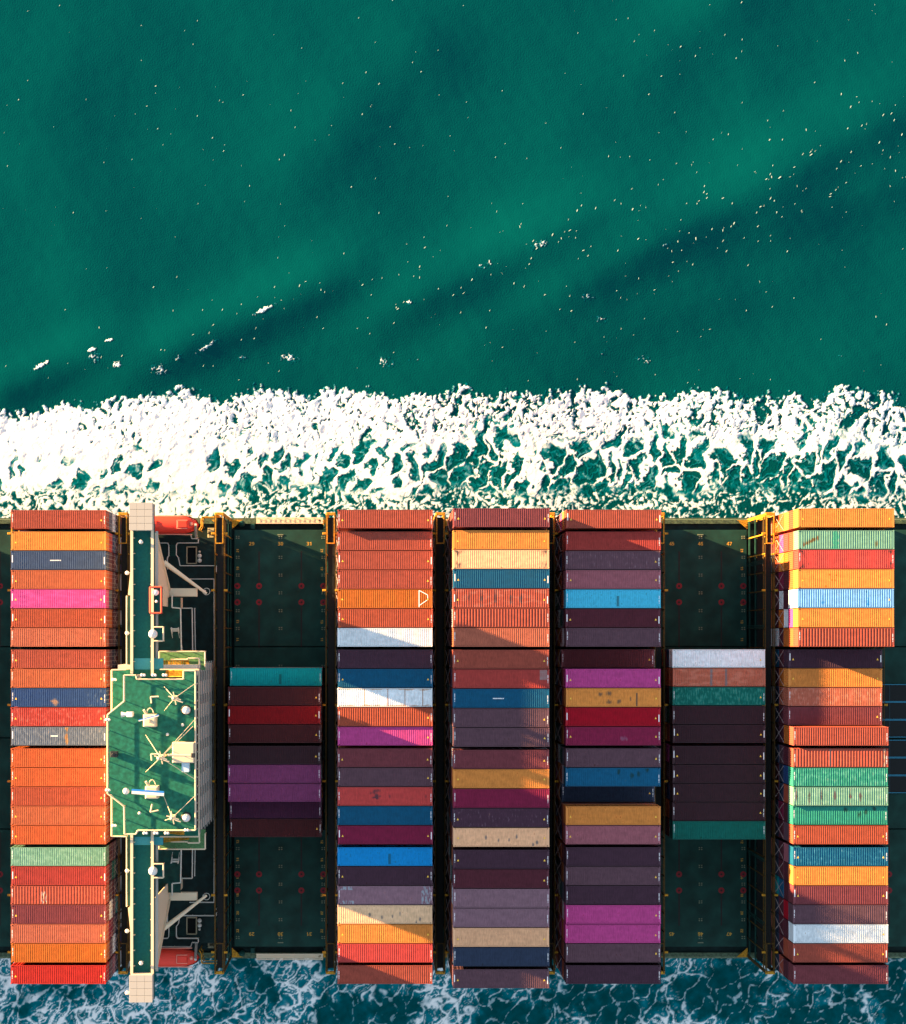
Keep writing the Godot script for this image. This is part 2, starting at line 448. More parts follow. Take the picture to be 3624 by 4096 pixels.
# weathering of one roof: u along the box, v across it; colours are multiplied or laid over the paint
func roof_image(base: Color, stain: String, seed_: int) -> ImageTexture:
	var w := 256
	var h := 64
	var im := Image.create(w, h, false, Image.FORMAT_RGB8)
	dirt_noise.seed = seed_
	fine_noise.seed = seed_ + 7
	var rust := Color8(122, 66, 34)
	var soot := Color8(44, 40, 42)
	var pale := Color8(214, 206, 198)
	for y in h:
		for x in w:
			var a := dirt_noise.get_noise_2d(x * 0.5, y)
			var b := fine_noise.get_noise_2d(x * 1.0, y * 0.22)
			var g := 1.0 + 0.07 * a + 0.08 * b
			var c := Color(base.r * g, base.g * g, base.b * g)
			var u := (x + 0.5) / w
			var v := (y + 0.5) / h
			var edge := minf(minf(u * 5.0, (1.0 - u) * 5.0), minf(v, 1.0 - v))
			var corner := Vector2(minf(u, 1.0 - u) * 5.0, minf(v, 1.0 - v)).length()
			# scuffed castings at the corners and a rough edge where boxes were set down
			if corner < 0.13 + 0.05 * a:
				c = c.lerp(soot, 0.55)
			elif edge < 0.045 + 0.05 * b:
				c = c.lerp(soot, 0.22)
			if b > 0.6 and a > 0.25:
				c = c.lerp(rust, 0.35)
			match stain:
				"faded":
					c = c.lerp(Color8(236, 96, 160), clampf(a * 1.0, 0.0, 0.25))
				"rustspot":
					var q := Vector2((u - 0.46) * 30.0, (v - 0.72) * 4.6).length() + a * 0.9
					c = c.lerp(Color8(176, 128, 96), clampf(1.2 - q, 0.0, 0.75))
					c = c.lerp(Color8(120, 130, 140), clampf(b - 0.25, 0.0, 0.5) if u > 0.8 else 0.0)
				"rustbar":
					c = c.lerp(Color8(168, 112, 60), clampf(1.1 - absf(u - 0.585) * 60.0 + a, 0.0, 0.8))
					c = c.lerp(pale, clampf(b * 0.3, 0.0, 0.15))
				"chalk":
					c = c.lerp(pale, clampf(a * 0.2 + b * 0.4 - 0.06, 0.0, 0.2))
				"chalkdrip":
					if absf(u - 0.35) < 0.03 and v > 0.3:
						c = c.lerp(pale, clampf(b * 2.2, 0.0, 0.6))
				"bleached":
					c = c.lerp(Color8(190, 206, 190), clampf(0.04 + a * 0.2 + b * 0.35, 0.0, 0.28))
					c = c.lerp(Color8(30, 80, 66), clampf((a * 0.5 + b) * 0.6 - 0.25, 0.0, 0.3))
				"darkpatch":
					var q2 := Vector2((u - 0.415) * 24.0, (v - 0.42) * 4.2).length() + a * 1.3 + b * 0.5
					c = c.lerp(Color8(74, 50, 60), clampf(1.25 - q2, 0.0, 0.85))
					c = c.lerp(Color8(96, 46, 54), clampf(0.9 - Vector2((u - 0.55) * 70.0, (v - 0.5) * 7.0).length(), 0.0, 0.7) + clampf(0.9 - Vector2((u - 0.93) * 60.0, (v - 0.5) * 8.0).length(), 0.0, 0.5))
				"rustedges":
					c = c.lerp(Color8(150, 112, 84), clampf(0.9 - edge * 9.0 + a * 1.1, 0.0, 0.6))
					for j in [0.285, 0.53, 0.71, 0.90]:
						if absf(u - j) < 0.004:
							c = c.lerp(rust, 0.7)
				"scraped":
					if (u < 0.17 or u > 0.88) and (v < 0.22 or v > 0.8 or u > 0.88):
						c = c.lerp(Color8(150, 172, 182), clampf(b * 2.0 + 0.3, 0.0, 0.7))
				"soot":
					var spot := 0.0
					for j in [[0.34, 0.52], [0.47, 0.68], [0.58, 0.64], [0.66, 0.45], [0.87, 0.78], [0.83, 0.92]]:
						spot = maxf(spot, 1.0 - Vector2((u - j[0]) * 75.0, (v - j[1]) * 7.0).length() - a * 0.5)
					c = c.lerp(Color8(84, 84, 90), clampf(spot, 0.0, 0.75))
				"corners":
					c = c.lerp(soot, clampf(0.9 - corner * 2.2 + b, 0.0, 0.7))
					for j in [0.30, 0.50, 0.68]:
						c = c.lerp(soot, clampf(0.9 - Vector2((u - j) * 120.0, minf(v, 1.0 - v) * 9.0).length() + b * 0.6, 0.0, 0.6))
				"bands":
					for j in [0.035, 0.17, 0.30, 0.44, 0.60, 0.71]:
						c = c.lerp(Color8(62, 46, 52), clampf(1.15 - absf(u - j) * 62.0 - absf(v - 0.5) * 2.1 + a * 0.8, 0.0, 0.85))
					c = c.lerp(pale, clampf(a * 0.3, 0.0, 0.1))
				"greycorner":
					if u > 0.90 and v < 0.56:
						c = c.lerp(Color8(136, 124, 126), 0.7 + 0.2 * a)
				"scratches":
					if b > 0.55:
						c = c.lerp(Color8(160, 148, 158), 0.25)
				"scuffs":
					c = c.lerp(Color8(20, 60, 70), clampf(a * 0.6 + b * 0.5 - 0.25, 0.0, 0.35))
					if stain == "scuffs" and absf(u - 0.55) < 0.014 and v > 0.35 and v < 0.9:
						c = c.lerp(Color8(30, 60, 64), 0.5)
				"spots":
					var s2 := 0.0
					for j in [[0.45, 0.28, 26.0], [0.46, 0.75, 26.0], [0.36, 0.32, 40.0], [0.56, 0.72, 40.0], [0.68, 0.55, 90.0]]:
						s2 = maxf(s2, 1.0 - Vector2((u - j[0]) * j[2], (v - j[1]) * 7.0).length() + b * 0.7)
					c = c.lerp(Color8(88, 70, 62), clampf(s2, 0.0, 0.75))
					if absf(u - 0.747) < 0.007 and v > 0.25:
						c = c.lerp(Color8(80, 66, 62), 0.8)
				"darkspots":
					var s3 := 0.0
					for j in [[0.56, 0.2], [0.70, 0.45], [0.77, 0.32], [0.86, 0.12]]:
						s3 = maxf(s3, 1.0 - Vector2((u - j[0]) * 42.0, (v - j[1]) * 5.0).length() + b * 0.6)
					c = c.lerp(Color8(22, 44, 40), clampf(s3, 0.0, 0.7))
				"greymarks":
					c = c.lerp(Color8(130, 120, 130), clampf(1.0 - Vector2((u - 0.61) * 30.0, (v - 0.64) * 8.0).length() + b, 0.0, 0.45))
				"specks":
					if b > 0.6 and v > 0.6:
						c = c.lerp(Color8(110, 128, 132), 0.5)
				"greybands":
					for j in [0.415, 0.575]:
						c = c.lerp(Color8(104, 104, 112), clampf(1.3 - absf(u - j) * 75.0 + a * 0.4, 0.0, 0.85))
					c = c.lerp(pale, clampf(a * 0.3, 0.0, 0.1))
				"rustscrawl":
					var line := 0.80 - (u - 0.05) * 2.6
					c = c.lerp(Color8(96, 62, 30), clampf(0.95 - absf(v - line) * 7.0 + b * 0.9, 0.0, 0.85) if u > 0.05 and u < 0.21 else 0.0)
					c = c.lerp(Color8(90, 70, 40), clampf(0.9 - Vector2((u - 0.81) * 60.0, (v - 0.7) * 5.0).length() + b, 0.0, 0.7))
					c = c.lerp(Color8(24, 132, 108), clampf(1.0 - absf(u - 0.39) * 26.0 + a, 0.0, 0.6))
				"rustdots":
					for j in [[0.33, 0.28], [0.40, 0.31], [0.355, 0.57], [0.385, 0.58], [0.29, 0.9]]:
						c = c.lerp(Color8(190, 84, 20), clampf(1.2 - Vector2((u - j[0]) * 110.0, (v - j[1]) * 17.0).length(), 0.0, 0.8))
				"bluemarks":
					for j in [0.26, 0.73]:
						c = c.lerp(Color8(16, 110, 190), clampf(0.9 - absf(u - j) * 60.0 - absf(v - 0.7) * 1.8 + a, 0.0, 0.8))
					c = c.lerp(Color8(24, 70, 100), clampf(0.8 - Vector2((u - 0.71) * 50.0, (v - 0.15) * 10.0).length() + b, 0.0, 0.7) + clampf(0.8 - Vector2((u - 0.87) * 50.0, (v - 0.15) * 9.0).length() + b, 0.0, 0.7))
				"greyends":
					if u < 0.03 or u > 0.95:
						c = c.lerp(Color8(140, 132, 124), clampf(0.6 + b, 0.0, 0.8))
					if absf(u - 0.39) < 0.012:
						c = c.lerp(Color8(110, 100, 100), 0.7)
			im.set_pixel(x, y, c)
	im.generate_mipmaps()
	return ImageTexture.create_from_image(im)

var dirt_tex := []

func make_paints() -> void:
	dirt_noise.frequency = 0.05
	dirt_noise.fractal_octaves = 3
	fine_noise.frequency = 0.16
	fine_noise.fractal_octaves = 2
	for k in 7:
		dirt_tex.append(roof_image(Color(0.93, 0.93, 0.93), "", 100 + k * 13))

func container_paint(colour: String, stain: String, k: int) -> StandardMaterial3D:
	var key := "box_%s_%s" % [colour, stain if stain != "" and stain != "script" and stain != "outline" else str(k % 7)]
	if mats.has(key):
		return mats[key]
	var m := StandardMaterial3D.new()
	if stain == "" or stain == "script" or stain == "outline":
		m.albedo_color = colours[colour]
		m.albedo_texture = dirt_tex[k % 7]
	else:
		m.albedo_texture = roof_image(colours[colour], stain, 500 + mats.size() * 3)
	m.roughness = 0.62
	m.metallic_specular = 0.25
	mats[key] = m
	return m

func add_container(colour: String, style: String, stain: String, k: int, at: Vector3, label: String, group: String) -> void:
	var t := thing("shipping_container", label, "shipping container", at, group)
	var plain := container_paint(colour, "", k)
	var roof_mat := container_paint(colour, stain, k)
	var flat := paint("flat_" + colour, colours[colour], 0.6)
	var steel := paint("lock_bars", Color8(150, 150, 150), 0.5)
	part("frame", box_mesh["frame"], flat, t)
	part("roof", box_mesh["roof_" + style[0]], roof_mat, t)
	part("side_wall", box_mesh["wall_1"], plain, t)
	part("side_wall", box_mesh["wall_-1"], plain, t)
	part("end_wall", box_mesh["end"], flat, t)
	for s in [1.0, -1.0]:
		var d := part("door", box_mesh["door"], flat, t)
		d.scale.z = s
		part("locking_bars", box_mesh["bars"], steel, d)
	var top := TIER - 0.02
	var white := paint("label_white", Color8(236, 236, 240), 0.5)
	var yellow := paint("mark_yellow", Color8(240, 190, 70), 0.5)
	var jog := (float((k * 37) % 11) - 5.0) * 0.03
	if style[1] != "-":
		for s in [-1.0, 1.0]:
			part("roof_label", box_mesh["plate" if style[1] == "L" else "letters"], white, t, Vector3(s * (LONG * 0.5 - 0.20), top - 0.029, jog + s * 0.12))
	for s in [-1.0, 1.0]:
		if style[2] == "b" or (style[2] == "r" and s > 0):
			part("warning_mark", box_mesh["mark"], yellow, t, Vector3(s * (LONG * 0.5 - 0.62), top - 0.029, 0.12 + jog * 0.5))
	if stain == "script":
		var m := Mesher.new()
		for q in [[-1.05, 0.5], [-0.48, 0.62], [0.2, 0.12]]:
			var x: float = q[0]
			while x < q[0] + q[1]:
				m.box(Vector3(x, 0, -0.06), Vector3(x + 0.055, 0.006, 0.07))
				x += 0.08
		part("lettering", m, white, t, Vector3(0, top - 0.029, 0.02))
	if stain == "outline":
		var m := Mesher.new()
		m.box(Vector3(4.32, 0, -1.08), Vector3(4.42, 0.006, 1.08))
		m.beam(Vector3(4.42, 0.003, -1.05), Vector3(5.45, 0.003, -0.5), 0.09, 0.006)
		m.beam(Vector3(5.45, 0.003, -0.5), Vector3(5.5, 0.003, 0.1), 0.09, 0.006)
		m.beam(Vector3(5.5, 0.003, 0.1), Vector3(4.42, 0.003, 0.85), 0.09, 0.006)
		part("painted_outline", m, white, t, Vector3(0, top - 0.028, 0))
	if stain == "rustbar":
		part("white_bar", box_mesh["plate"], white, t, Vector3(-0.55, top - 0.027, -0.02)).rotation.y = PI / 2

func build_containers() -> void:
	make_box_meshes()
	var k := 0
	var lows := []     # boxes deep in the gaps: [place, colour]
	var deep := ["brick", "rust", "maroon", "orange", "deepblue", "grey", "magenta", "darkbrick", "teal", "terracotta", "tangerine", "white", "plum", "amber"]
	# colours of the boxes below the top one that show at the end of the rightmost stacks, from the top down
	var ends := [["rust", "orange", "tangerine", "amber"], ["rust", "coral", "magenta", "tangerine"], ["tangerine", "amber", "orange", "rust"], ["tangerine", "maroon", "wine", "maroon"], ["white", "maroon", "white", "maroon"], ["magenta", "white", "amber", "maroon"], ["tangerine", "amber", "maroon", "white"],
		["maroon", "blue", "maroon"], ["amber", "maroon", "navy"], ["terracotta", "navy", "maroon"], ["maroon", "navy", "navy"], ["amber", "maroon", "darkplum"], ["maroon", "plum", "navy"], ["deepblue", "navy", "maroon"], ["rust", "navy", "maroon"], ["maroon", "wine", "navy"],
		["plum", "maroon", "navy"], ["rose", "maroon", "navy"], ["maroon", "maroon", "navy"], ["maroon", "blue", "cyan"], ["crimson", "maroon", "navy"], ["maroon", "maroon", "navy"], ["rust", "maroon", "navy"], ["maroon", "brick", "navy"]]
	var under_a := [["grey", "white", "navy"], ["coral", "slate", "plum"], ["plum", "maroon", "grey"], ["rust", "plum", "maroon"], ["grey", "darkplum", "maroon"], ["amber", "maroon", "plum"], ["maroon", "plum", "navy"], ["plum", "navy", "maroon"], ["terracotta", "maroon", "plum"], ["rust", "maroon", "navy"],
		["brick", "maroon", "plum"], ["rust", "darkplum", "maroon"], ["amber", "rust", "maroon"], ["rust", "brick", "plum"], ["brick", "plum", "maroon"], ["salmon", "maroon", "plum"], ["tangerine", "plum", "navy"], ["maroon", "plum", "navy"], ["darkplum", "teal", "navy"], ["plum", "maroon", "navy"], ["white", "plum", "cyan"], ["wine", "plum", "navy"], ["plum", "white", "navy"], ["plum", "rose", "navy"]]
	for bay in bay_x:
		var rows: Array = bay_rows[bay]
		for i in rows.size():
			if rows[i] == "":
				continue
			var words: PackedStringArray = rows[i].split(" ")
			var style: String = words[1] + words[2]
			var stain: String = words[3] if words.size() > 3 else ""
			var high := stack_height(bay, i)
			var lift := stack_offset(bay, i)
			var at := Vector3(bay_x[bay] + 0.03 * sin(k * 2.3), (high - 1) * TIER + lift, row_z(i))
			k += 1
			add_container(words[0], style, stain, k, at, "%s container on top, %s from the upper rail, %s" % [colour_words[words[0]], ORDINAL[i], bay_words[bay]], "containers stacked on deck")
			var shown: Array = []
			if bay == "full_e":
				shown = ends[i].slice(0, 4 if i < 7 else (2 if i < 11 else 3))
			elif bay == "full_a":
				shown = under_a[i]
			for j in range(1, high):
				var p := Vector3(bay_x[bay] + 0.04 * sin(k * 1.7 + j), (high - 1 - j) * TIER + lift, row_z(i))
				if j <= shown.size():
					var c: String = shown[j - 1]
					k += 1
					add_container(c, "n--", "", k, p, "%s container %s below the top, %s from the upper rail, %s" % [colour_words[c], ["one", "two", "three", "four"][j - 1], ORDINAL[i], bay_words[bay]], "containers stacked on deck")
				else:
					lows.append([p, colours[deep[(k * 5 + j * 3 + i) % deep.size()]]])
	# the stacks left of the picture that throw their shadow over the empty hatches
	for i in 24:
		for j in 6:
			lows.append([Vector3(-71.1, j * TIER, row_z(i)), colours[deep[(i * 5 + j * 3) % deep.size()]]])
	var m := Mesher.new()
	var hx := LONG * 0.5
	var hz := WIDE * 0.5
	m.box(Vector3(-hx + 0.07, 0.0, -hz + 0.06), Vector3(hx - 0.07, TIER - 0.04, hz - 0.06))
	m.corrugate(Vector3(-hx + 0.06, 0.1, -hz + 0.1), Vector3.BACK, Vector3.UP, Vector3.LEFT, WIDE - 0.2, TIER - 0.2, 8, 0.045)
	for sx in [-1.0, 1.0]:
		for sz in [-1.0, 1.0]:
			m.box(Vector3(sx * (hx - 0.08) - 0.07, 0.0, sz * (hz - 0.07) - 0.06), Vector3(sx * (hx - 0.08) + 0.07, TIER - 0.02, sz * (hz - 0.07) + 0.06))
	var mm := MultiMesh.new()
	mm.transform_format = MultiMesh.TRANSFORM_3D
	mm.use_colors = true
	mm.mesh = m.mesh()
	mm.instance_count = lows.size()
	for i in lows.size():
		mm.set_instance_transform(i, Transform3D(Basis(), lows[i][0]))
		mm.set_instance_color(i, lows[i][1].srgb_to_linear())
	var o := MultiMeshInstance3D.new()
	o.name = "lower_container_tiers"
	o.multimesh = mm
	var mat := StandardMaterial3D.new()
	mat.vertex_color_use_as_albedo = true
	mat.roughness = 0.65
	o.material_override = mat
	o.set_meta("kind", "stuff")
	o.set_meta("label", "lower tiers of containers deep in the dark gaps between bays")
	o.set_meta("category", "shipping containers")
	add_child(o)


# ---------------------------------------------------------------- the ship
func rail(m: Mesher, pts: Array, tall := 1.0, r := 0.055, posts := true) -> void:
	for i in pts.size() - 1:
		var a: Vector3 = pts[i]
		var b: Vector3 = pts[i + 1]
		m.rod(a, b, r, r, 6)
		m.rod(a - Vector3(0, tall * 0.5, 0), b - Vector3(0, tall * 0.5, 0), r * 0.6, r * 0.6, 5)
		if posts:
			var c := maxi(1, int(a.distance_to(b) / 1.6))
			for j in c + 1:
				var p := a.lerp(b, float(j) / c)
				m.rod(p - Vector3(0, tall, 0), p, r * 0.7, r * 0.7, 5)

func flip(p: Vector3) -> Vector3:      # the other side of the ship
	return Vector3(p.x, p.y, 28.0 - p.z)

func flipped(pts: Array) -> Array:
	var r := []
	for p in pts:
		r.append(flip(p))
	return r

func bars(called: String, pts: Array, y0: float, y1: float, mat: Material, parent: Node3D) -> MeshInstance3D:
	var m := Mesher.new()
	var o := PackedVector2Array()
	for p in pts:
		o.append(Vector2(p.x, p.z))
	m.prism(o, y0, y1)
	return part(called, m, mat, parent)

func build_ship() -> void:
	var grain := grain_texture(3, 0.02, 0.62, 1.0)
	var hull_mat := worn("hull_red", Color8(36, 60, 62), grain, 0.05)
	var deck_mat := worn("deck_green", Color8(18, 68, 62), grain, 0.07)
	var dark_deck := worn("deck_dark", Color8(12, 42, 42), grain, 0.07)
	var cream := paint("cream", Color8(206, 190, 164), 0.5)
	var yellow := worn("yellow_steel", Color8(206, 150, 44), grain, 0.3)
	var shaded_yellow := worn("shaded_yellow_steel", Color8(92, 70, 26), grain, 0.3)  # the yellow steel again, darkened to put shade into the colour
	var black := paint("walkway", Color8(22, 24, 24), 0.85)
	ship = thing("container_ship", "dark green container ship with yellow lashing bridges and white wheelhouse", "ship", Vector3.ZERO)
	var m := Mesher.new()
	m.prism(PackedVector2Array([Vector2(-88, SIDE_Z0), Vector2(118, SIDE_Z0), Vector2(126, -12), Vector2(126, 40), Vector2(118, SIDE_Z1), Vector2(-88, SIDE_Z1)]), -24.0, DECK - 0.02)
	part("hull", m, hull_mat, ship)
	m = Mesher.new()
	m.box(Vector3(-87.9, DECK - 0.02, SIDE_Z0 + 0.05), Vector3(117.5, DECK, SIDE_Z1 - 0.05))
	part("main_deck", m, dark_deck, ship)
	for s in [0, 1]:
		var zz := SIDE_Z0 if s == 0 else SIDE_Z1
		var inn := 1.0 if s == 0 else -1.0
		m = Mesher.new()
		m.beam(Vector3(-87.8, DECK + 0.25, zz + inn * 0.22), Vector3(117, DECK + 0.25, zz + inn * 0.22), 0.8, 0.24)
		part("gunwale", m, worn("gunwale_green", Color8(88, 108, 86), grain, 0.2), ship)
		# open guard rail along the empty bays
		for x in [[-62.8, -50.0], [37.2, 50.4], [65.5, 78.5]]:
			m = Mesher.new()
			rail(m, [Vector3(x[0], DECK + 1.5, zz + inn * 0.15), Vector3(x[1], DECK + 1.5, zz + inn * 0.15)], 1.1, 0.05)
			part("guard_rail", m, worn("rail_green", Color8(130, 150, 122), grain, 0.2), ship)
		# stowed gangway beside the bay right of the wheelhouse
		var z0 := zz + inn * 0.25
		m = Mesher.new()
		m.box(Vector3(-18.0, -0.75, z0 - 0.35), Vector3(-8.7, -0.6, z0 + 0.35))
		for e in [-0.38, 0.38]:
			m.beam(Vector3(-18.0, -0.1, z0 + e), Vector3(-8.7, -0.1, z0 + e), 0.10, 0.10)
			for q in 8:
				m.beam(Vector3(-17.9 + q * 1.3, -0.6, z0 + e), Vector3(-17.9 + q * 1.3, -0.1, z0 + e), 0.06, 0.06)
		for q in 14:
			m.beam(Vector3(-17.7 + q * 0.68, -0.52, z0 - 0.33), Vector3(-17.7 + q * 0.68, -0.52, z0 + 0.33), 0.3, 0.04)
		part("gangway", m, cream, ship)
		for q in [-18.5, -8.3]:
			m = Mesher.new()
			m.bevel_box(Vector3(q - 0.3, DECK, zz + inn * 1.1 - 0.4), Vector3(q + 0.3, -0.3, zz + inn * 1.1 + 0.4), 0.08)
			part("deck_winch", m, deck_mat, ship)
		m = Mesher.new()
		m.lathe(Vector3(-20.0, DECK, zz + inn * 0.7), [Vector2(0.3, 0.0), Vector2(0.3, 1.2), Vector2(0.45, 1.3), Vector2(0.4, 1.7), Vector2(0.0, 1.9)], 10)
		part("deck_vent", m, deck_mat, ship)
	# coamings that carry the hatch covers
	for x in [-71.1, -56.5, -41.94, -14.6, -0.05, 14.6, 29.2, 43.8, 58.4, 73.0, 87.6]:
		m = Mesher.new()
		var hidden: bool = not (x in [-56.5, -14.6, 43.8, 73.0])
		m.box(Vector3(x - 6.2, DECK, -14.6), Vector3(x + 6.2, -0.03 if hidden else -0.62, 42.6))
		part("hatch_coaming", m, dark_deck, ship)
	build_lashing_bridges(yellow, shaded_yellow, black, deck_mat)
	build_wheelhouse(cream, deck_mat, dark_deck, yellow)

func build_lashing_bridges(yellow: Material, shaded_yellow: Material, black: Material, green: Material) -> void:
	var rodmat := paint("lashing_steel", Color8(168, 150, 150), 0.5)
	for bx in [-49.2, -34.9, -22.1, -7.3, 7.3, 21.9, 36.5, 51.15, 65.7]:
		var wide := 0.62
		var m := Mesher.new()
		# upper walkway and a lower one
		m.box(Vector3(bx - wide * 0.62, 9.7, SIDE_Z0 + 0.5), Vector3(bx + wide * 0.62, 9.78, SIDE_Z1 - 0.5))
		m.box(Vector3(bx - wide * 0.62, 4.4, SIDE_Z0 + 0.5), Vector3(bx + wide * 0.62, 4.48, SIDE_Z1 - 0.5))
		var b := part("lashing_bridge", m, black, ship)
		for s in [-1.0, 1.0]:
			m = Mesher.new()
			m.beam(Vector3(bx + s * wide, 10.9, SIDE_Z0 + 0.3), Vector3(bx + s * wide, 10.9, SIDE_Z1 - 0.3), 0.10, 0.10)
			m.beam(Vector3(bx + s * wide, 9.75, SIDE_Z0 + 0.3), Vector3(bx + s * wide, 9.75, SIDE_Z1 - 0.3), 0.12, 0.3)
			part("hand_rail", m, shaded_yellow, b)
			m = Mesher.new()
			m.beam(Vector3(bx + s * wide, 4.4, SIDE_Z0 + 0.3), Vector3(bx + s * wide, 4.4, SIDE_Z1 - 0.3), 0.14, 0.4)
			m.beam(Vector3(bx + s * wide, 0.4, SIDE_Z0 + 0.3), Vector3(bx + s * wide, 0.4, SIDE_Z1 - 0.3), 0.16, 0.5)
			part("cross_beam", m, green, b)
			for i in 25:
				m = Mesher.new()
				var z := SIDE_Z0 + 0.35 if i == 0 else (SIDE_Z1 - 0.35 if i == 24 else (row_z(i - 1) + row_z(i)) * 0.5)
				m.beam(Vector3(bx + s * wide, DECK, z), Vector3(bx + s * wide, 10.9, z), 0.16, 0.12)
				part("post", m, yellow if i < 3 else shaded_yellow, b)  # full yellow at the sunlit end, the shade-darkened copy elsewhere
			for z in [-13.9, -6.35, 8.9, 19.05, 34.2, 41.8]:
				m = Mesher.new()
				m.bevel_box(Vector3(bx + s * (wide + 0.22) - 0.24, 10.72, z - 0.14), Vector3(bx + s * (wide + 0.22) + 0.24, 11.02, z + 0.14), 0.04)
				part("lashing_lug", m, yellow, b)
		for e in [0, 1]:
			var z0 := SIDE_Z0 + 0.1 if e == 0 else SIDE_Z1 - 0.1
			var inn := 1.0 if e == 0 else -1.0
			m = Mesher.new()
			m.bevel_box(Vector3(bx - 0.62, 10.85, z0 - 0.2), Vector3(bx + 0.62, 11.15, z0 + 0.2), 0.06)
			part("end_bar", m, yellow, b)
			m = Mesher.new()
			m.beam(Vector3(bx - 0.45, 11.2, z0 + inn * 3.9), Vector3(bx + 0.45, 11.2, z0 + inn * 3.9), 0.14, 0.12)
			for s in [-1.0, 1.0]:
				m.beam(Vector3(bx + s * 0.48, 11.1, z0), Vector3(bx + s * 0.48, 11.1, z0 + inn * 3.9), 0.13, 0.13)
				m.beam(Vector3(bx + s * 0.48, 9.8, z0 + inn * 3.9), Vector3(bx + s * 0.48, 11.1, z0 + inn * 3.9), 0.10, 0.10)
				m.beam(Vector3(bx + s * 0.55, DECK, z0), Vector3(bx + s * 0.55, 11.0, z0), 0.22, 0.22)
			part("end_frame", m, yellow if e == 0 else shaded_yellow, b)  # sunlit end in full yellow, shaded end in the darkened copy
			m = Mesher.new()
			m.prism(PackedVector2Array([Vector2(bx + 0.7, z0), Vector2(bx + 2.2, z0), Vector2(bx + 0.7, z0 + inn * 1.3)]), DECK + 0.9, DECK + 1.1)
			m.prism(PackedVector2Array([Vector2(bx - 0.7, z0), Vector2(bx - 2.2, z0), Vector2(bx - 0.7, z0 + inn * 1.3)]), DECK + 0.9, DECK + 1.1)
			part("corner_plate", m, yellow, b)
		# ladders and pipes against the posts
		m = Mesher.new()
		for z in [-10.2, -1.5, 12.9, 15.1, 29.6, 38.1]:
			for e in [-0.22, 0.22]:
				m.beam(Vector3(bx - wide - 0.1, DECK, z + e), Vector3(bx - wide - 0.1, 10.6, z + e), 0.06, 0.06)
			for q in 26:
				m.beam(Vector3(bx - wide - 0.1, DECK + 0.4 + q * 0.46, z - 0.22), Vector3(bx - wide - 0.1, DECK + 0.4 + q * 0.46, z + 0.22), 0.04, 0.04)
		part("ladder", m, green, b)
		# crossed lashing rods up to the container corners on the sides where stacks stand
		for s in [-1.0, 1.0]:
			var stacks: bool = (s > 0 and bx in [-7.3, 7.3, 21.9, 51.15]) or (s < 0 and bx in [-34.9, 7.3, 21.9, 36.5])
			if not stacks:
				continue
			for i in 24:
				m = Mesher.new()
				var x0: float = bx + s * (wide + 0.1)
				var x1: float = bx + s * 1.15
				m.rod(Vector3(x0, 10.2, row_z(i) - 1.05), Vector3(x1, 14.05, row_z(i) + 1.12), 0.032, 0.032, 5)
				m.rod(Vector3(x0, 10.2, row_z(i) + 1.05), Vector3(x1, 14.05, row_z(i) - 1.12), 0.032, 0.032, 5)
				part("lashing_rods", m, rodmat, b)

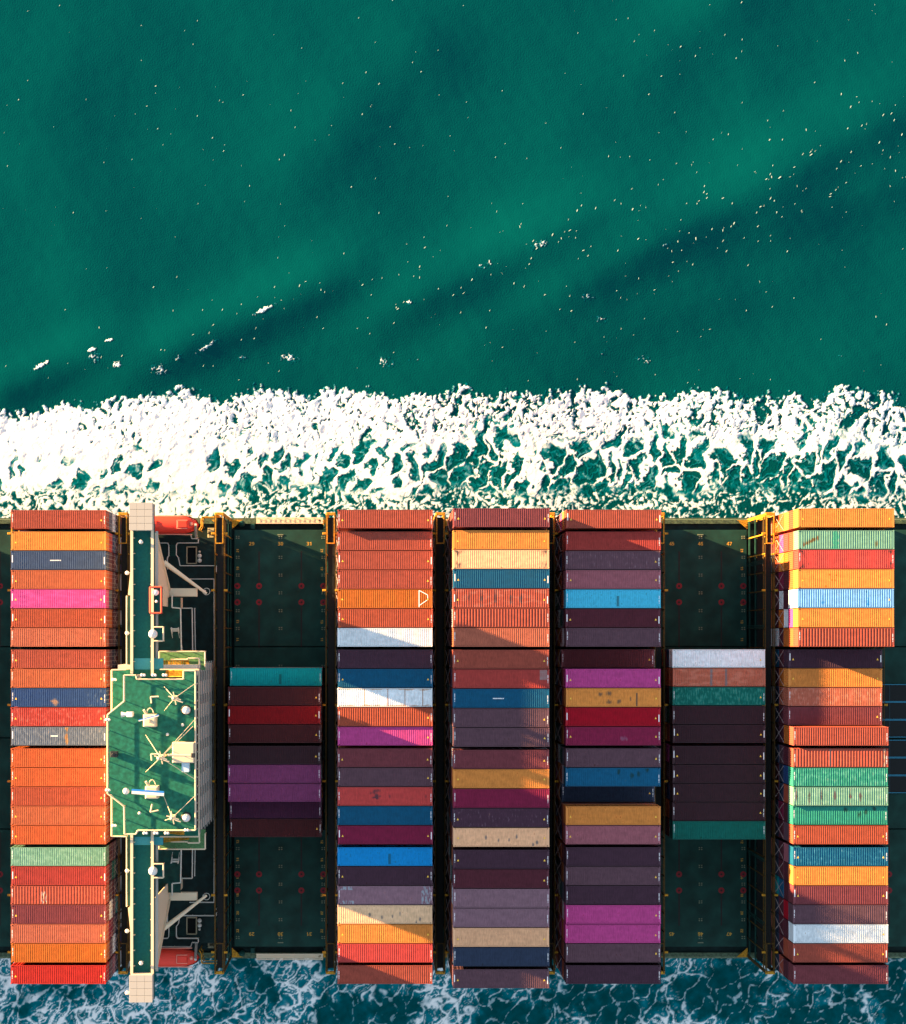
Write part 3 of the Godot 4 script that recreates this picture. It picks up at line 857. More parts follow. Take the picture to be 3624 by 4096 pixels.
func build_wheelhouse(cream: Material, green: Material, dark: Material, yellow: Material) -> void:
	var roof_green := worn("roof_green", Color8(28, 112, 94), grain_texture(11, 0.03, 0.7, 1.0), 0.09)
	var wing_green := worn("wing_green", Color8(4, 86, 86), grain_texture(12, 0.05, 0.85, 1.0), 0.09)
	var pale := paint("pale_wall", Color8(172, 170, 164), 0.55)
	var panel_blue := worn("panel_blue", Color8(64, 158, 172), grain_texture(13, 0.1, 0.85, 1.0), 0.1)
	var steelwhite := paint("antenna_white", Color8(212, 210, 208), 0.4)
	var m := Mesher.new()
	# tower block under the wheelhouse
	m.box(Vector3(-33.0, DECK, 3.3), Vector3(-23.2, 28.5, 24.1))
	var tower := part("deckhouse", m, pale, ship)
	# full-width front bulkhead under the boat deck, added to shade the next hatch
	m = Mesher.new()
	m.box(Vector3(-23.35, DECK, SIDE_Z0 + 0.3), Vector3(-23.22, 3.8, SIDE_Z1 - 0.3))
	part("added_bulkhead", m, dark, ship)
	# decks of the tower seen as ledges on its right face, with window bands between them
	for j in 9:
		m = Mesher.new()
		m.box(Vector3(-23.2, 2.5 + j * 2.9, 3.0), Vector3(-23.05, 2.72 + j * 2.9, 24.4))
		part("deck_ledge", m, paint("ledge_grey", Color8(120, 119, 115), 0.6), tower)
		for q in 7:
			m = Mesher.new()
			m.box(Vector3(-23.2, 3.7 + j * 2.9, 4.2 + q * 2.9), Vector3(-23.16, 4.7 + j * 2.9, 5.4 + q * 2.9))
			part("window", m, paint("window_dark", Color8(16, 22, 26), 0.1), tower)
	# bridge deck and wheelhouse
	var wheel := bars("wheelhouse", [Vector3(-33.75, 28.70, 3.88), Vector3(-33.75, 28.70, 24.48), Vector3(-23.00, 28.70, 24.48), Vector3(-23.00, 28.70, 3.88)], 28.5, 28.7, roof_green, ship)
	var outline := [Vector3(-31.60, 31.90, 4.49), Vector3(-30.17, 31.90, 4.49), Vector3(-30.05, 31.90, 4.98), Vector3(-24.43, 31.90, 4.98), Vector3(-24.43, 31.90, 3.95), Vector3(-22.98, 31.90, 3.95), Vector3(-22.98, 31.90, 23.25), Vector3(-29.96, 31.90, 23.25), Vector3(-30.17, 31.90, 23.71), Vector3(-31.54, 31.90, 23.71), Vector3(-31.60, 31.90, 20.34), Vector3(-33.60, 31.90, 18.79), Vector3(-33.60, 31.90, 9.29), Vector3(-31.60, 31.90, 7.65)]
	bars("wheelhouse_wall", outline, 28.7, 31.68, pale, wheel)
	bars("roof_deck", outline, 31.68, 31.9, roof_green, wheel)
	m = Mesher.new()
	var top := []
	for p in outline:
		top.append(p + Vector3(0, 1.05, 0))
	top.append(top[0])
	rail(m, top, 1.05, 0.085)
	part("roof_railing", m, cream, wheel)
	m = Mesher.new()
	rail(m, [Vector3(-31.78, 29.80, 3.86), Vector3(-33.59, 29.80, 3.92), Vector3(-33.59, 29.80, 24.30), Vector3(-31.78, 29.80, 24.36)], 1.1, 0.085)
	rail(m, [Vector3(-27.64, 29.80, 3.86), Vector3(-22.89, 29.80, 3.86), Vector3(-22.89, 29.80, 24.36), Vector3(-27.64, 29.80, 24.36)], 1.1, 0.07)
	part("bridge_railing", m, cream, wheel)
	# sloped window face towards the right
	for j in 18:
		m = Mesher.new()
		var z := 4.6 + j * 1.04
		m.hexa([Vector3(-22.98, 29.4, z + 0.86), Vector3(-22.90, 29.4, z + 0.86), Vector3(-22.90, 29.4, z), Vector3(-22.98, 29.4, z)], [Vector3(-22.98, 31.2, z + 0.86), Vector3(-22.90, 31.2, z + 0.86), Vector3(-22.90, 31.2, z), Vector3(-22.98, 31.2, z)])
		part("window", m, paint("window_dark", Color8(16, 22, 26), 0.1), wheel)
	# bridge wings out to both sides
	for s in [0, 1]:
		var za := -16.5 if s == 0 else 44.5
		var zb := 4.6 if s == 0 else 23.4
		var inn := 1.0 if s == 0 else -1.0
		m = Mesher.new()
		m.box(Vector3(-31.3, 28.35, minf(za, zb)), Vector3(-28.45, 28.6, maxf(za, zb)))
		var wing := part("bridge_wing", m, wing_green, ship)
		for x in [-31.15, -28.62]:
			m = Mesher.new()
			m.box(Vector3(x - 0.05, 28.6, minf(za + inn * 3.3, zb)), Vector3(x + 0.05, 29.46, maxf(za + inn * 3.3, zb)))
			m.beam(Vector3(x, 29.5, za + inn * 3.3), Vector3(x, 29.5, zb), 0.34, 0.08)
			for q in 9:
				m.beam(Vector3(x + (0.05 if x < -30 else -0.05), 29.1, za + inn * (4.2 + q * 1.9)), Vector3(x + (0.35 if x < -30 else -0.28), 29.1, za + inn * (4.2 + q * 1.9)), 0.07, 0.5)
			part("bulwark", m, cream, wing)
		# grey catwalk just outside the right bulwark
		m = Mesher.new()
		m.box(Vector3(-28.42, 27.9, minf(za + inn * 3.3, zb)), Vector3(-28.1, 27.98, maxf(za + inn * 3.3, zb)))
		part("wing_ledge", m, pale, wing)
		# lighter patch of deck at the wheelhouse
		m = Mesher.new()
		m.box(Vector3(-30.95, 28.6, minf(zb - inn * 2.1, zb)), Vector3(-27.4, 28.61, maxf(zb - inn * 2.1, zb)))
		part("deck_panel", m, panel_blue, wing)
		m = Mesher.new()
		m.box(Vector3(-28.5, 28.3, minf(zb - inn * 2.1, zb)), Vector3(-27.4, 28.59, maxf(zb - inn * 2.1, zb)))
		part("deck_extension", m, green, wing)
		# cab at the tip with a panelled white roof
		m = Mesher.new()
		m.box(Vector3(-31.2, 28.6, minf(za, za + inn * 3.3)), Vector3(-28.55, 30.5, maxf(za, za + inn * 3.3)))
		var cab := part("wing_cab", m, pale, wing)
		for a in 3:
			for b in 4:
				m = Mesher.new()
				var x0 := -31.3 + a * 0.95
				var z0 := za + inn * (-0.05 + b * 0.85)
				m.bevel_box(Vector3(x0, 30.5, minf(z0 + inn * 0.02, z0 + inn * 0.83)), Vector3(x0 + 0.93, 30.58, maxf(z0 + inn * 0.02, z0 + inn * 0.83)), 0.015)
				part("roof_panel", m, paint("cab_roof", Color8(158, 157, 154), 0.45), cab)
		m = Mesher.new()
		m.lathe(Vector3(-30.0, 28.6, za + inn * (4.7 if s == 0 else 4.6)), [Vector2(0.16, 0.0), Vector2(0.16, 0.8), Vector2(0.26, 0.95), Vector2(0.2, 1.2), Vector2(0.0, 1.28)], 12)
		part("gyro_repeater", m, steelwhite, wing)
		# satellite dome beside the wing, on a recessed platform
		var dz := -0.49 if s == 0 else 28.56
		m = Mesher.new()
		m.lathe(Vector3(-28.5, 28.9, dz), [Vector2(0.3, -0.6), Vector2(0.34, 0.2), Vector2(0.5, 0.5), Vector2(0.56, 0.9), Vector2(0.5, 1.3), Vector2(0.3, 1.58), Vector2(0.0, 1.68)], 20)
		part("satellite_dome", m, steelwhite, wing)
		m = Mesher.new()
		m.box(Vector3(-28.45, 28.3, dz - 0.85), Vector3(-27.25, 28.5, dz + 0.85))
		part("dome_platform", m, wing_green, wing)
		m = Mesher.new()
		rail(m, [Vector3(-28.4, 29.7, dz - 0.85), Vector3(-27.25, 29.7, dz - 0.85), Vector3(-27.25, 29.7, dz + 0.85), Vector3(-28.4, 29.7, dz + 0.85)], 1.1, 0.09)
		part("platform_railing", m, cream, wing)
		# struts that carry the wing
		var zt := za + inn * 3.6
		for x in [-30.9, -28.5]:
			m = Mesher.new()
			m.hexa([Vector3(x - 0.06, 14.0, za + inn * 10.0), Vector3(x + 0.06, 14.0, za + inn * 10.0), Vector3(x + 0.06, 14.0, za + inn * 12.4), Vector3(x - 0.06, 14.0, za + inn * 12.4)],
				[Vector3(x - 0.06, 28.3, zt), Vector3(x + 0.06, 28.3, zt), Vector3(x + 0.06, 28.3, za + inn * 12.4), Vector3(x - 0.06, 28.3, za + inn * 12.4)])
			part("wing_gusset", m, cream, wing)
		m = Mesher.new()
		m.beam(Vector3(-29.0, 28.0, zt), Vector3(-29.0, 14.0, za + inn * 10.2), 1.6, 0.2)
		part("wing_strut", m, cream, wing)
		# narrow gallery and bracket outside the left bulwark
		m = Mesher.new()
		m.box(Vector3(-32.0, 26.9, minf(za + inn * 11.3, zb)), Vector3(-31.35, 27.0, maxf(za + inn * 11.3, zb)))
		part("side_gallery", m, green, wing)
		m = Mesher.new()
		rail(m, [Vector3(-32.0, 28.0, za + inn * 11.3), Vector3(-32.0, 28.0, zb)], 1.0, 0.06)
		part("gallery_railing", m, paint("rail_white", Color8(186, 186, 178), 0.5), wing)
		m = Mesher.new()
		m.prism(PackedVector2Array([Vector2(-31.32, za + inn * 6.6), Vector2(-31.78, za + inn * 11.2), Vector2(-31.32, za + inn * 11.2)]), 26.6, 28.3)
		part("wing_bracket", m, cream, wing)
		# small flood lamps and boxes along the left bulwark
		for q in ([-8.0, -0.6] if s == 0 else [28.6, 36.0, 43.6]):
			m = Mesher.new()
			m.lathe(Vector3(-31.75, 29.2, q), [Vector2(0.0, -0.25), Vector2(0.22, -0.2), Vector2(0.26, 0.1), Vector2(0.2, 0.3), Vector2(0.0, 0.36)], 10)
			m.beam(Vector3(-31.6, 29.3, q), Vector3(-31.1, 29.3, q), 0.08, 0.08)
			part("flood_lamp", m, steelwhite, wing)
	# red cradle with a rescue buoy on the upper wing
	m = Mesher.new()
	var rr := [Vector3(-28.85, 29.90, -6.25), Vector3(-27.48, 29.90, -6.25), Vector3(-27.48, 29.90, -3.06), Vector3(-28.85, 29.90, -3.06), Vector3(-28.85, 29.90, -6.25)]
	rail(m, rr, 1.2, 0.10, true)
	part("red_cradle", m, paint("cradle_red", Color8(206, 84, 62), 0.5), ship)
	m = Mesher.new()
	m.lathe(Vector3(-28.18, 29.20, -5.59), [Vector2(0.36, 0.0), Vector2(0.4, 0.5), Vector2(0.3, 0.7), Vector2(0.0, 0.75)], 14)
	m.lathe(Vector3(-28.11, 29.20, -4.49), [Vector2(0.16, 0.0), Vector2(0.18, 0.4), Vector2(0.0, 0.5)], 10)
	part("liferaft_canister", m, steelwhite, ship)
	m = Mesher.new()
	m.box(Vector3(-28.95, 28.45, -3.08), Vector3(-27.48, 28.60, -6.29))
	part("cradle_platform", m, wing_green, ship)
	build_antennas(wheel, cream, steelwhite)
	build_side_decks(cream, green, dark, yellow, pale)

# a lattice-legged antenna mast: pole, yard, stays and blocks
func mast(parent: Node3D, at: Vector3, tall: float, stays: Array, mat: Material) -> void:
	var m := Mesher.new()
	m.rod(at, at + Vector3(0, tall, 0), 0.16, 0.10, 10)
	m.beam(at + Vector3(-0.7, tall * 0.8, -0.25), at + Vector3(0.8, tall * 0.8, 0.2), 0.13, 0.13)
	m.beam(at + Vector3(-0.2, tall * 0.65, -0.75), at + Vector3(0.15, tall * 0.65, 0.8), 0.12, 0.12)
	m.bevel_box(at + Vector3(-0.35, tall * 0.5, -0.3), at + Vector3(0.3, tall * 0.5 + 0.25, 0.35), 0.05)
	m.rod(at + Vector3(0.3, tall * 0.7, 0.25), at + Vector3(1.0, tall * 0.7, 0.5), 0.12, 0.09, 8)
	m.lathe(at + Vector3(0, tall, 0), [Vector2(0.0, -0.1), Vector2(0.22, 0.0), Vector2(0.2, 0.25), Vector2(0.0, 0.34)], 10)
	part("antenna_mast", m, mat, parent)
	for s in stays:
		m = Mesher.new()
		m.rod(at + Vector3(0, tall * 0.75, 0), s, 0.04, 0.04, 5)
		part("mast_stay", m, mat, parent)

func build_antennas(wheel: Node3D, cream: Material, white: Material) -> void:
	var y := 31.9
	var dark := paint("antenna_dark", Color8(40, 44, 48), 0.5)
	var blue := paint("scanner_blue", Color8(40, 120, 200), 0.4)
	mast(wheel, Vector3(-25.31, 31.90, 7.22), 3.6, [Vector3(-22.93, 32.90, 5.44), Vector3(-26.88, 32.00, 5.89), Vector3(-26.82, 32.00, 8.80)], cream)
	mast(wheel, Vector3(-25.56, 31.90, 21.55), 3.6, [Vector3(-22.93, 32.90, 18.98), Vector3(-26.82, 32.00, 22.15), Vector3(-26.91, 32.00, 19.21)], cream)
	mast(wheel, Vector3(-26.71, 31.90, 14.21), 6.5, [Vector3(-22.96, 32.90, 9.76), Vector3(-23.27, 32.90, 10.67), Vector3(-29.10, 32.00, 11.77), Vector3(-29.10, 32.00, 16.26), Vector3(-22.87, 32.90, 17.16)], cream)
	# main mast: platform house with its yard running to the right rail
	var m := Mesher.new()
	m.bevel_box(Vector3(-25.73, y, 12.59), Vector3(-23.10, y + 1.5, 15.07), 0.12)
	var house := part("mast_house", m, cream, wheel)
	m = Mesher.new()
	m.rod(Vector3(-26.14, 34.60, 14.03), Vector3(-23.15, 34.60, 14.09), 0.16, 0.12, 8)
	part("yard", m, cream, house)
	m = Mesher.new()
	m.bevel_box(Vector3(-23.29, 34.40, 14.31), Vector3(-22.84, 34.90, 13.83), 0.04)
	part("lamp_box", m, dark, house)
	m = Mesher.new()
	m.bevel_box(Vector3(-24.65, 31.90, 16.15), Vector3(-23.72, 32.90, 15.11), 0.06)
	part("locker", m, paint("locker_blue", Color8(170, 196, 216), 0.5), wheel)
	# radar pedestals with a bar scanner each
	for r in [[Vector3(-28.44, 31.90, 9.96), Vector3(-29.54, 35.00, 9.91), Vector3(-27.14, 35.00, 9.28), 0.16], [Vector3(-28.20, 31.90, 18.61), Vector3(-30.43, 34.60, 18.47), Vector3(-26.56, 34.60, 18.74), 0.42]]:
		var at: Vector3 = r[0]
		m = Mesher.new()
		m.bevel_box(at + Vector3(-0.75, 0, -0.75), at + Vector3(0.75, 1.9, 0.75), 0.15)
		m.rod(at + Vector3(0, 1.9, 0), at + Vector3(0, 2.7, 0), 0.2, 0.16, 10)
		m.rod(at + Vector3(-0.7, 1.6, -1.3), at + Vector3(-0.3, 1.2, -0.6), 0.13, 0.16, 8)
		var ped := part("radar_pedestal", m, cream, wheel)
		m = Mesher.new()
		for q in 12:
			var a0 := PI + PI * q / 12.0
			var a1 := PI + PI * (q + 1) / 12.0
			m.rod(at + Vector3(0.05 + 0.42 * cos(a0), 1.4, -0.75 + 0.75 * sin(a0)), at + Vector3(0.05 + 0.42 * cos(a1), 1.4, -0.75 + 0.75 * sin(a1)), 0.06, 0.06, 6)
		part("hoop", m, cream, ped)
		m = Mesher.new()
		m.beam(r[1], r[2], r[3], 0.22)
		part("radar_scanner", m, white, ped)
		m = Mesher.new()
		var off := Vector3(0, 0.0, -r[3] * 0.62)
		m.beam(r[1] + off, r[2] + off, r[3] * 0.5, 0.24)
		part("scanner_face", m, blue, ped)
	m = Mesher.new()
	m.lathe(Vector3(-31.26, 33.60, 18.46), [Vector2(0.0, -0.4), Vector2(0.32, -0.3), Vector2(0.4, 0.0), Vector2(0.32, 0.3), Vector2(0.0, 0.42)], 18)
	m.rod(Vector3(-31.51, 31.90, 18.61), Vector3(-31.29, 33.40, 18.48), 0.12, 0.1, 8)
	part("satellite_dome", m, white, wheel)
	# two large drum domes in dark rings
	for p in [Vector3(-24.18, 32.00, 8.71), Vector3(-24.18, 32.00, 21.72)]:
		m = Mesher.new()
		m.lathe(p, [Vector2(0.62, 0.0), Vector2(0.62, 0.35), Vector2(0.5, 0.4)], 24)
		part("dome_base", m, dark, wheel)
		m = Mesher.new()
		m.lathe(p + Vector3(0.1, 0, 0.02), [Vector2(0.46, 0.3), Vector2(0.47, 1.1), Vector2(0.36, 1.35), Vector2(0.0, 1.45)], 24)
		part("drum_dome", m, white, wheel)
	# horn, small lamps, L-shaped poles
	m = Mesher.new()
	m.rod(Vector3(-31.02, 33.00, 9.24), Vector3(-31.92, 33.00, 9.24), 0.10, 0.34, 12)
	m.bevel_box(Vector3(-31.25, 32.00, 9.47), Vector3(-30.52, 33.30, 8.93), 0.06)
	part("horn", m, white, wheel)
	m = Mesher.new()
	m.bevel_box(Vector3(-33.25, 32.00, 14.35), Vector3(-32.41, 33.20, 13.73), 0.06)
	m.rod(Vector3(-32.89, 33.20, 14.06), Vector3(-32.77, 34.00, 14.01), 0.2, 0.12, 8)
	part("searchlight", m, dark, wheel)
	for p in [[Vector3(-28.31, 33.40, 7.11), Vector3(0.95, 0, -0.05), Vector3(0.1, 0, 0.75)], [Vector3(-28.34, 33.40, 20.98), Vector3(0.95, 0, -0.2), Vector3(0.2, 0, -0.95)], [Vector3(-28.28, 33.40, 14.02), Vector3(0.95, 0, -0.05), Vector3(0.1, 0, 0.75)]]:
		m = Mesher.new()
		m.rod(p[0] - Vector3(0, 1.5, 0), p[0], 0.08, 0.08, 8)
		m.rod(p[0], p[0] + p[1], 0.09, 0.09, 8)
		m.rod(p[0], p[0] + p[2], 0.09, 0.09, 8)
		part("lamp_pole", m, cream, wheel)
	for p in [Vector3(-29.76, 32.00, 21.18), Vector3(-26.37, 32.00, 11.65), Vector3(-24.54, 32.00, 10.50), Vector3(-27.49, 32.00, 14.50)]:
		m = Mesher.new()
		m.lathe(p, [Vector2(0.08, 0.0), Vector2(0.08, 0.6), Vector2(0.2, 0.7), Vector2(0.16, 0.95), Vector2(0.0, 1.0)], 10)
		part("vent_cowl", m, white, wheel)
	# bundles of lamps on the cross rails towards each wing
	for p in [Vector3(-29.42, 33.00, 4.47), Vector3(-28.09, 33.00, 4.47), Vector3(-26.79, 33.00, 4.47), Vector3(-29.14, 33.00, 23.56), Vector3(-27.85, 33.00, 23.56), Vector3(-26.55, 33.00, 23.56), Vector3(-24.16, 33.00, 23.19), Vector3(-33.34, 30.20, 5.08), Vector3(-33.34, 30.20, 22.94), Vector3(-33.67, 33.00, 9.85), Vector3(-33.67, 33.00, 18.36)]:
		m = Mesher.new()
		m.lathe(p, [Vector2(0.0, -0.16), Vector2(0.2, -0.1), Vector2(0.2, 0.12), Vector2(0.0, 0.2)], 8)
		m.lathe(p + Vector3(0.28, 0, 0.02), [Vector2(0.0, -0.16), Vector2(0.18, -0.1), Vector2(0.18, 0.12), Vector2(0.0, 0.2)], 8)
		part("deck_lamp", m, white, wheel)

func build_side_decks(cream: Material, green: Material, dark: Material, yellow: Material, pale: Material) -> void:
	var rail_white := paint("rail_white", Color8(186, 186, 178), 0.5)
	var lit_green := worn("landing_green", Color8(92, 140, 92), grain_texture(15, 0.04, 0.75, 1.0), 0.12)
	for s in [0, 1]:
		var f := func(p: Vector3) -> Vector3: return p if s == 0 else flip(p)
		var fl := func(pts: Array) -> Array: return pts if s == 0 else flipped(pts)
		# boat deck low down, reaching to the ship's side
		var boat := bars("boat_deck", fl.call([Vector3(-33.59, 4.00, -13.75), Vector3(-22.51, 4.00, -13.75), Vector3(-22.51, 4.00, 3.87), Vector3(-33.59, 4.00, 3.87)]), 3.8, 4.0, dark, ship)
		var m := Mesher.new()
		rail(m, fl.call([Vector3(-30.70, 5.00, -12.95), Vector3(-29.71, 5.00, -12.95), Vector3(-29.54, 5.00, -12.67), Vector3(-29.54, 5.00, -11.24), Vector3(-29.74, 5.00, -10.97), Vector3(-29.74, 5.00, -9.40)]), 1.0, 0.06)
		rail(m, fl.call([Vector3(-25.52, 5.00, -13.42), Vector3(-25.52, 5.00, -12.95), Vector3(-28.35, 5.00, -12.95), Vector3(-28.52, 5.00, -12.67), Vector3(-28.52, 5.00, -11.31), Vector3(-28.24, 5.00, -10.97), Vector3(-28.01, 5.00, -9.85), Vector3(-23.07, 5.00, -9.85), Vector3(-23.07, 5.00, -8.93)]), 1.0, 0.06)
		rail(m, fl.call([Vector3(-31.17, 5.00, -14.11), Vector3(-26.54, 5.00, -14.11), Vector3(-26.40, 5.00, -13.53), Vector3(-25.55, 5.00, -13.53)]), 1.0, 0.06)
		rail(m, fl.call([Vector3(-26.71, 5.00, -8.04), Vector3(-23.37, 5.00, -8.04), Vector3(-23.34, 5.00, 3.58), Vector3(-24.26, 5.00, 3.58)]), 1.0, 0.06)
		part("boat_deck_railing", m, rail_white, boat)
		m = Mesher.new()
		for q in 7:
			var a: Vector3 = f.call(Vector3(-29.55, 4.60, -12.56))
			var b: Vector3 = f.call(Vector3(-28.60, 4.60, -12.56))
			var dz := Vector3(0, -0.12 * q, (0.24 if s == 0 else -0.24) * q)
			m.beam(a + dz, b + dz, 0.16, 0.05)
		part("steps", m, green, boat)
		# open hatch with a rounded frame, its unlit inside painted as a black sheet, and three mushroom vents
		m = Mesher.new()
		var hq := [Vector3(-27.13, 4.30, -12.44), Vector3(-25.83, 4.30, -12.44), Vector3(-25.83, 4.30, -10.18), Vector3(-27.13, 4.30, -10.18), Vector3(-27.13, 4.30, -12.44)]
		for i in 4:
			m.beam(f.call(hq[i]), f.call(hq[i + 1]), 0.14, 0.5)
		part("hatch_frame", m, olive_grey(), boat)
		m = Mesher.new()
		var h0: Vector3 = f.call(Vector3(-27.13, 4.00, -12.42))
		var h1: Vector3 = f.call(Vector3(-25.90, 4.00, -10.23))
		m.box(Vector3(minf(h0.x, h1.x), 4.0, minf(h0.z, h1.z)), Vector3(maxf(h0.x, h1.x), 4.02, maxf(h0.z, h1.z)))
		part("painted_opening", m, paint("hatch_black", Color8(6, 8, 9), 0.9), boat)
		for q in [[Vector3(-25.38, 4.00, -11.77), 0.16], [Vector3(-25.38, 4.00, -11.22), 0.30], [Vector3(-25.38, 4.00, -10.57), 0.30]]:
			m = Mesher.new()
			m.lathe(f.call(q[0]), [Vector2(q[1] * 0.6, 0.0), Vector2(q[1] * 0.6, 0.5), Vector2(q[1], 0.55), Vector2(q[1] * 0.9, 0.8), Vector2(0.0, 0.95)], 16)
			part("mushroom_vent", m, rail_white, boat)
		# middle decks stepping up to the tower
		var mid := bars("middle_deck", fl.call([Vector3(-30.79, 15.00, -5.30), Vector3(-26.80, 15.00, -5.30), Vector3(-26.80, 15.00, 3.53), Vector3(-30.79, 15.00, 3.53)]), 14.8, 15.0, green, ship)
		m = Mesher.new()
		rail(m, fl.call([Vector3(-27.80, 16.00, -5.53), Vector3(-27.80, 16.00, -3.97), Vector3(-26.69, 16.00, -3.87), Vector3(-26.59, 16.00, 1.56)]), 1.0, 0.08)
		part("middle_railing", m, rail_white, mid)
		bars("lower_side_deck", fl.call([Vector3(-27.44, 10.00, -4.01), Vector3(-25.77, 10.00, -4.01), Vector3(-25.77, 10.00, 3.60), Vector3(-27.44, 10.00, 3.60)]), 9.8, 10.0, dark, mid)
		m = Mesher.new()
		rail(m, fl.call([Vector3(-27.06, 11.00, -3.96), Vector3(-25.73, 11.00, -3.96), Vector3(-25.66, 11.00, 1.60)]), 1.0, 0.08)
		rail(m, fl.call([Vector3(-25.66, 8.50, -4.00), Vector3(-25.56, 8.50, 1.61)]), 1.0, 0.07)
		part("lower_railing", m, rail_white, mid)
		# inclined stair between the decks
		m = Mesher.new()
		var a0: Vector3 = f.call(Vector3(-27.45, 15.60, -1.30))
		var a1: Vector3 = f.call(Vector3(-27.32, 12.20, 1.59))
		for e in [-0.45, 0.45]:
			m.beam(a0 + Vector3(e, 0, 0), a1 + Vector3(e, 0, 0), 0.10, 0.3)
			m.beam(a0 + Vector3(e, 0.9, 0), a1 + Vector3(e, 0.9, 0), 0.07, 0.07)
		for q in 12:
			var p := a0.lerp(a1, (q + 0.5) / 12.0)
			m.beam(p - Vector3(0.45, 0, 0), p + Vector3(0.45, 0, 0), 0.2, 0.04)
		part("stair", m, rail_white, mid)
		# side box and crane with its boom swung in
		m = Mesher.new()
		var b0: Vector3 = f.call(Vector3(-28.06, 13.20, -5.34))
		var b1: Vector3 = f.call(Vector3(-27.07, 13.20, -4.02))
		m.box(Vector3(minf(b0.x, b1.x), 10.0, minf(b0.z, b1.z)), Vector3(maxf(b0.x, b1.x), 13.4, maxf(b0.z, b1.z)))
		part("side_house", m, cream, mid)
		m = Mesher.new()
		b0 = f.call(Vector3(-29.33, 13.60, -6.54))
		b1 = f.call(Vector3(-24.79, 13.60, -5.46))
		m.bevel_box(Vector3(minf(b0.x, b1.x), 12.9, minf(b0.z, b1.z)), Vector3(maxf(b0.x, b1.x), 13.6, maxf(b0.z, b1.z)), 0.08)
		var crane := part("provision_crane", m, cream, ship)
		m = Mesher.new()
		var boom0: Vector3 = f.call(Vector3(-28.93, 15.50, -9.88))
		var boom1: Vector3 = f.call(Vector3(-23.55, 13.50, -5.86))
		m.rod(boom0, boom1, 0.34, 0.16, 12)
		part("boom", m, cream, crane)
		m = Mesher.new()
		var hk: Vector3 = f.call(Vector3(-23.64, 12.60, -6.14))
		for q in 14:
			m.rod(hk + Vector3(0.45 * cos(TAU * q / 14.0), 0, 0.45 * sin(TAU * q / 14.0)), hk + Vector3(0.45 * cos(TAU * (q + 1) / 14.0), 0, 0.45 * sin(TAU * (q + 1) / 14.0)), 0.035, 0.035, 5)
		m.bevel_box(hk + Vector3(-0.5, -0.2, -0.2), hk + Vector3(-0.1, 0.2, 0.2), 0.05)
		part("hook_ring", m, rail_white, crane)
		# landings and stairs at the corner of the wheelhouse
		var land := bars("landing", fl.call([Vector3(-28.40, 25.00, 1.66), Vector3(-22.54, 25.00, 1.66), Vector3(-22.54, 25.00, 4.01), Vector3(-28.40, 25.00, 4.01)]), 24.8, 25.0, lit_green, ship)
		m = Mesher.new()
		rail(m, fl.call([Vector3(-28.20, 26.10, 2.74), Vector3(-28.20, 26.10, 1.68), Vector3(-22.49, 26.10, 1.68), Vector3(-22.49, 26.10, 3.61)]), 1.1, 0.085)
		rail(m, fl.call([Vector3(-26.67, 26.60, 2.67), Vector3(-24.62, 26.60, 2.67), Vector3(-24.56, 26.60, 2.52), Vector3(-23.16, 26.60, 2.52), Vector3(-23.16, 26.60, 3.67)]), 1.1, 0.085)
		rail(m, fl.call([Vector3(-27.82, 28.40, 3.70), Vector3(-24.42, 28.40, 3.64)]), 1.1, 0.085)
		part("landing_railing", m, cream, land)
		for q in [[Vector3(-27.66, 28.40, 3.15), Vector3(-24.71, 25.20, 3.19)], [Vector3(-26.89, 28.90, 4.37), Vector3(-24.73, 30.60, 4.34)]]:
			m = Mesher.new()
			var c0: Vector3 = f.call(q[0])
			var c1: Vector3 = f.call(q[1])
			for e in [-0.36, 0.36]:
				m.beam(c0 + Vector3(0, 0, e), c1 + Vector3(0, 0, e), 0.08, 0.25)
			for w in [0.0, 1.0]:
				m.beam(c0.lerp(c1, w) - Vector3(0, 0, 0.4), c0.lerp(c1, w) + Vector3(0, 0, 0.4), 0.3, 0.1)
			for w in 12:
				var p2 := c0.lerp(c1, (w + 0.5) / 12.0)
				m.beam(p2 - Vector3(0, 0, 0.36), p2 + Vector3(0, 0, 0.36), 0.22, 0.04)
			part("landing_stair", m, yellow, land)
		# boat davit, rail frame and winch near the ship's side
		m = Mesher.new()
		rail(m, fl.call([Vector3(-23.10, 3.50, -16.59), Vector3(-25.16, 3.50, -16.59), Vector3(-25.23, 3.50, -16.18), Vector3(-25.23, 3.50, -15.32), Vector3(-25.54, 3.50, -14.81)]), 4.0, 0.09)
		part("boat_frame", m, yellow, ship)
		m = Mesher.new()
		var d0: Vector3 = f.call(Vector3(-25.56, 8.20, -15.27))
		var d1: Vector3 = f.call(Vector3(-25.87, 4.20, -13.74))
		m.beam(d0, d1, 0.3, 0.3)
		m.beam(d0 + Vector3(-6.6, 0, 0), d1 + Vector3(-6.6, 0, 0), 0.3, 0.3)
		m.beam(d1, d1 - Vector3(0, 4.0, 0), 0.3, 0.3)
		part("boat_davit", m, pale, ship)
		m = Mesher.new()
		var wv: Vector3 = f.call(Vector3(-24.13, 1.00, -14.26))
		m.bevel_box(wv + Vector3(-0.5, -2.6, -1.0), wv + Vector3(0.5, 0.0, 0.7), 0.1)
		m.rod(wv + Vector3(-0.4, 0.2, -0.5), wv + Vector3(0.4, 0.2, -0.5), 0.35, 0.35, 12)
		m.rod(wv + Vector3(-0.2, 0.2, 0.4), wv + Vector3(0.3, 0.2, 0.4), 0.22, 0.22, 10)
		part("mooring_winch", m, olive_grey(), ship)

func olive_grey() -> Material:
	return paint("olive_grey", Color8(128, 122, 100), 0.6)

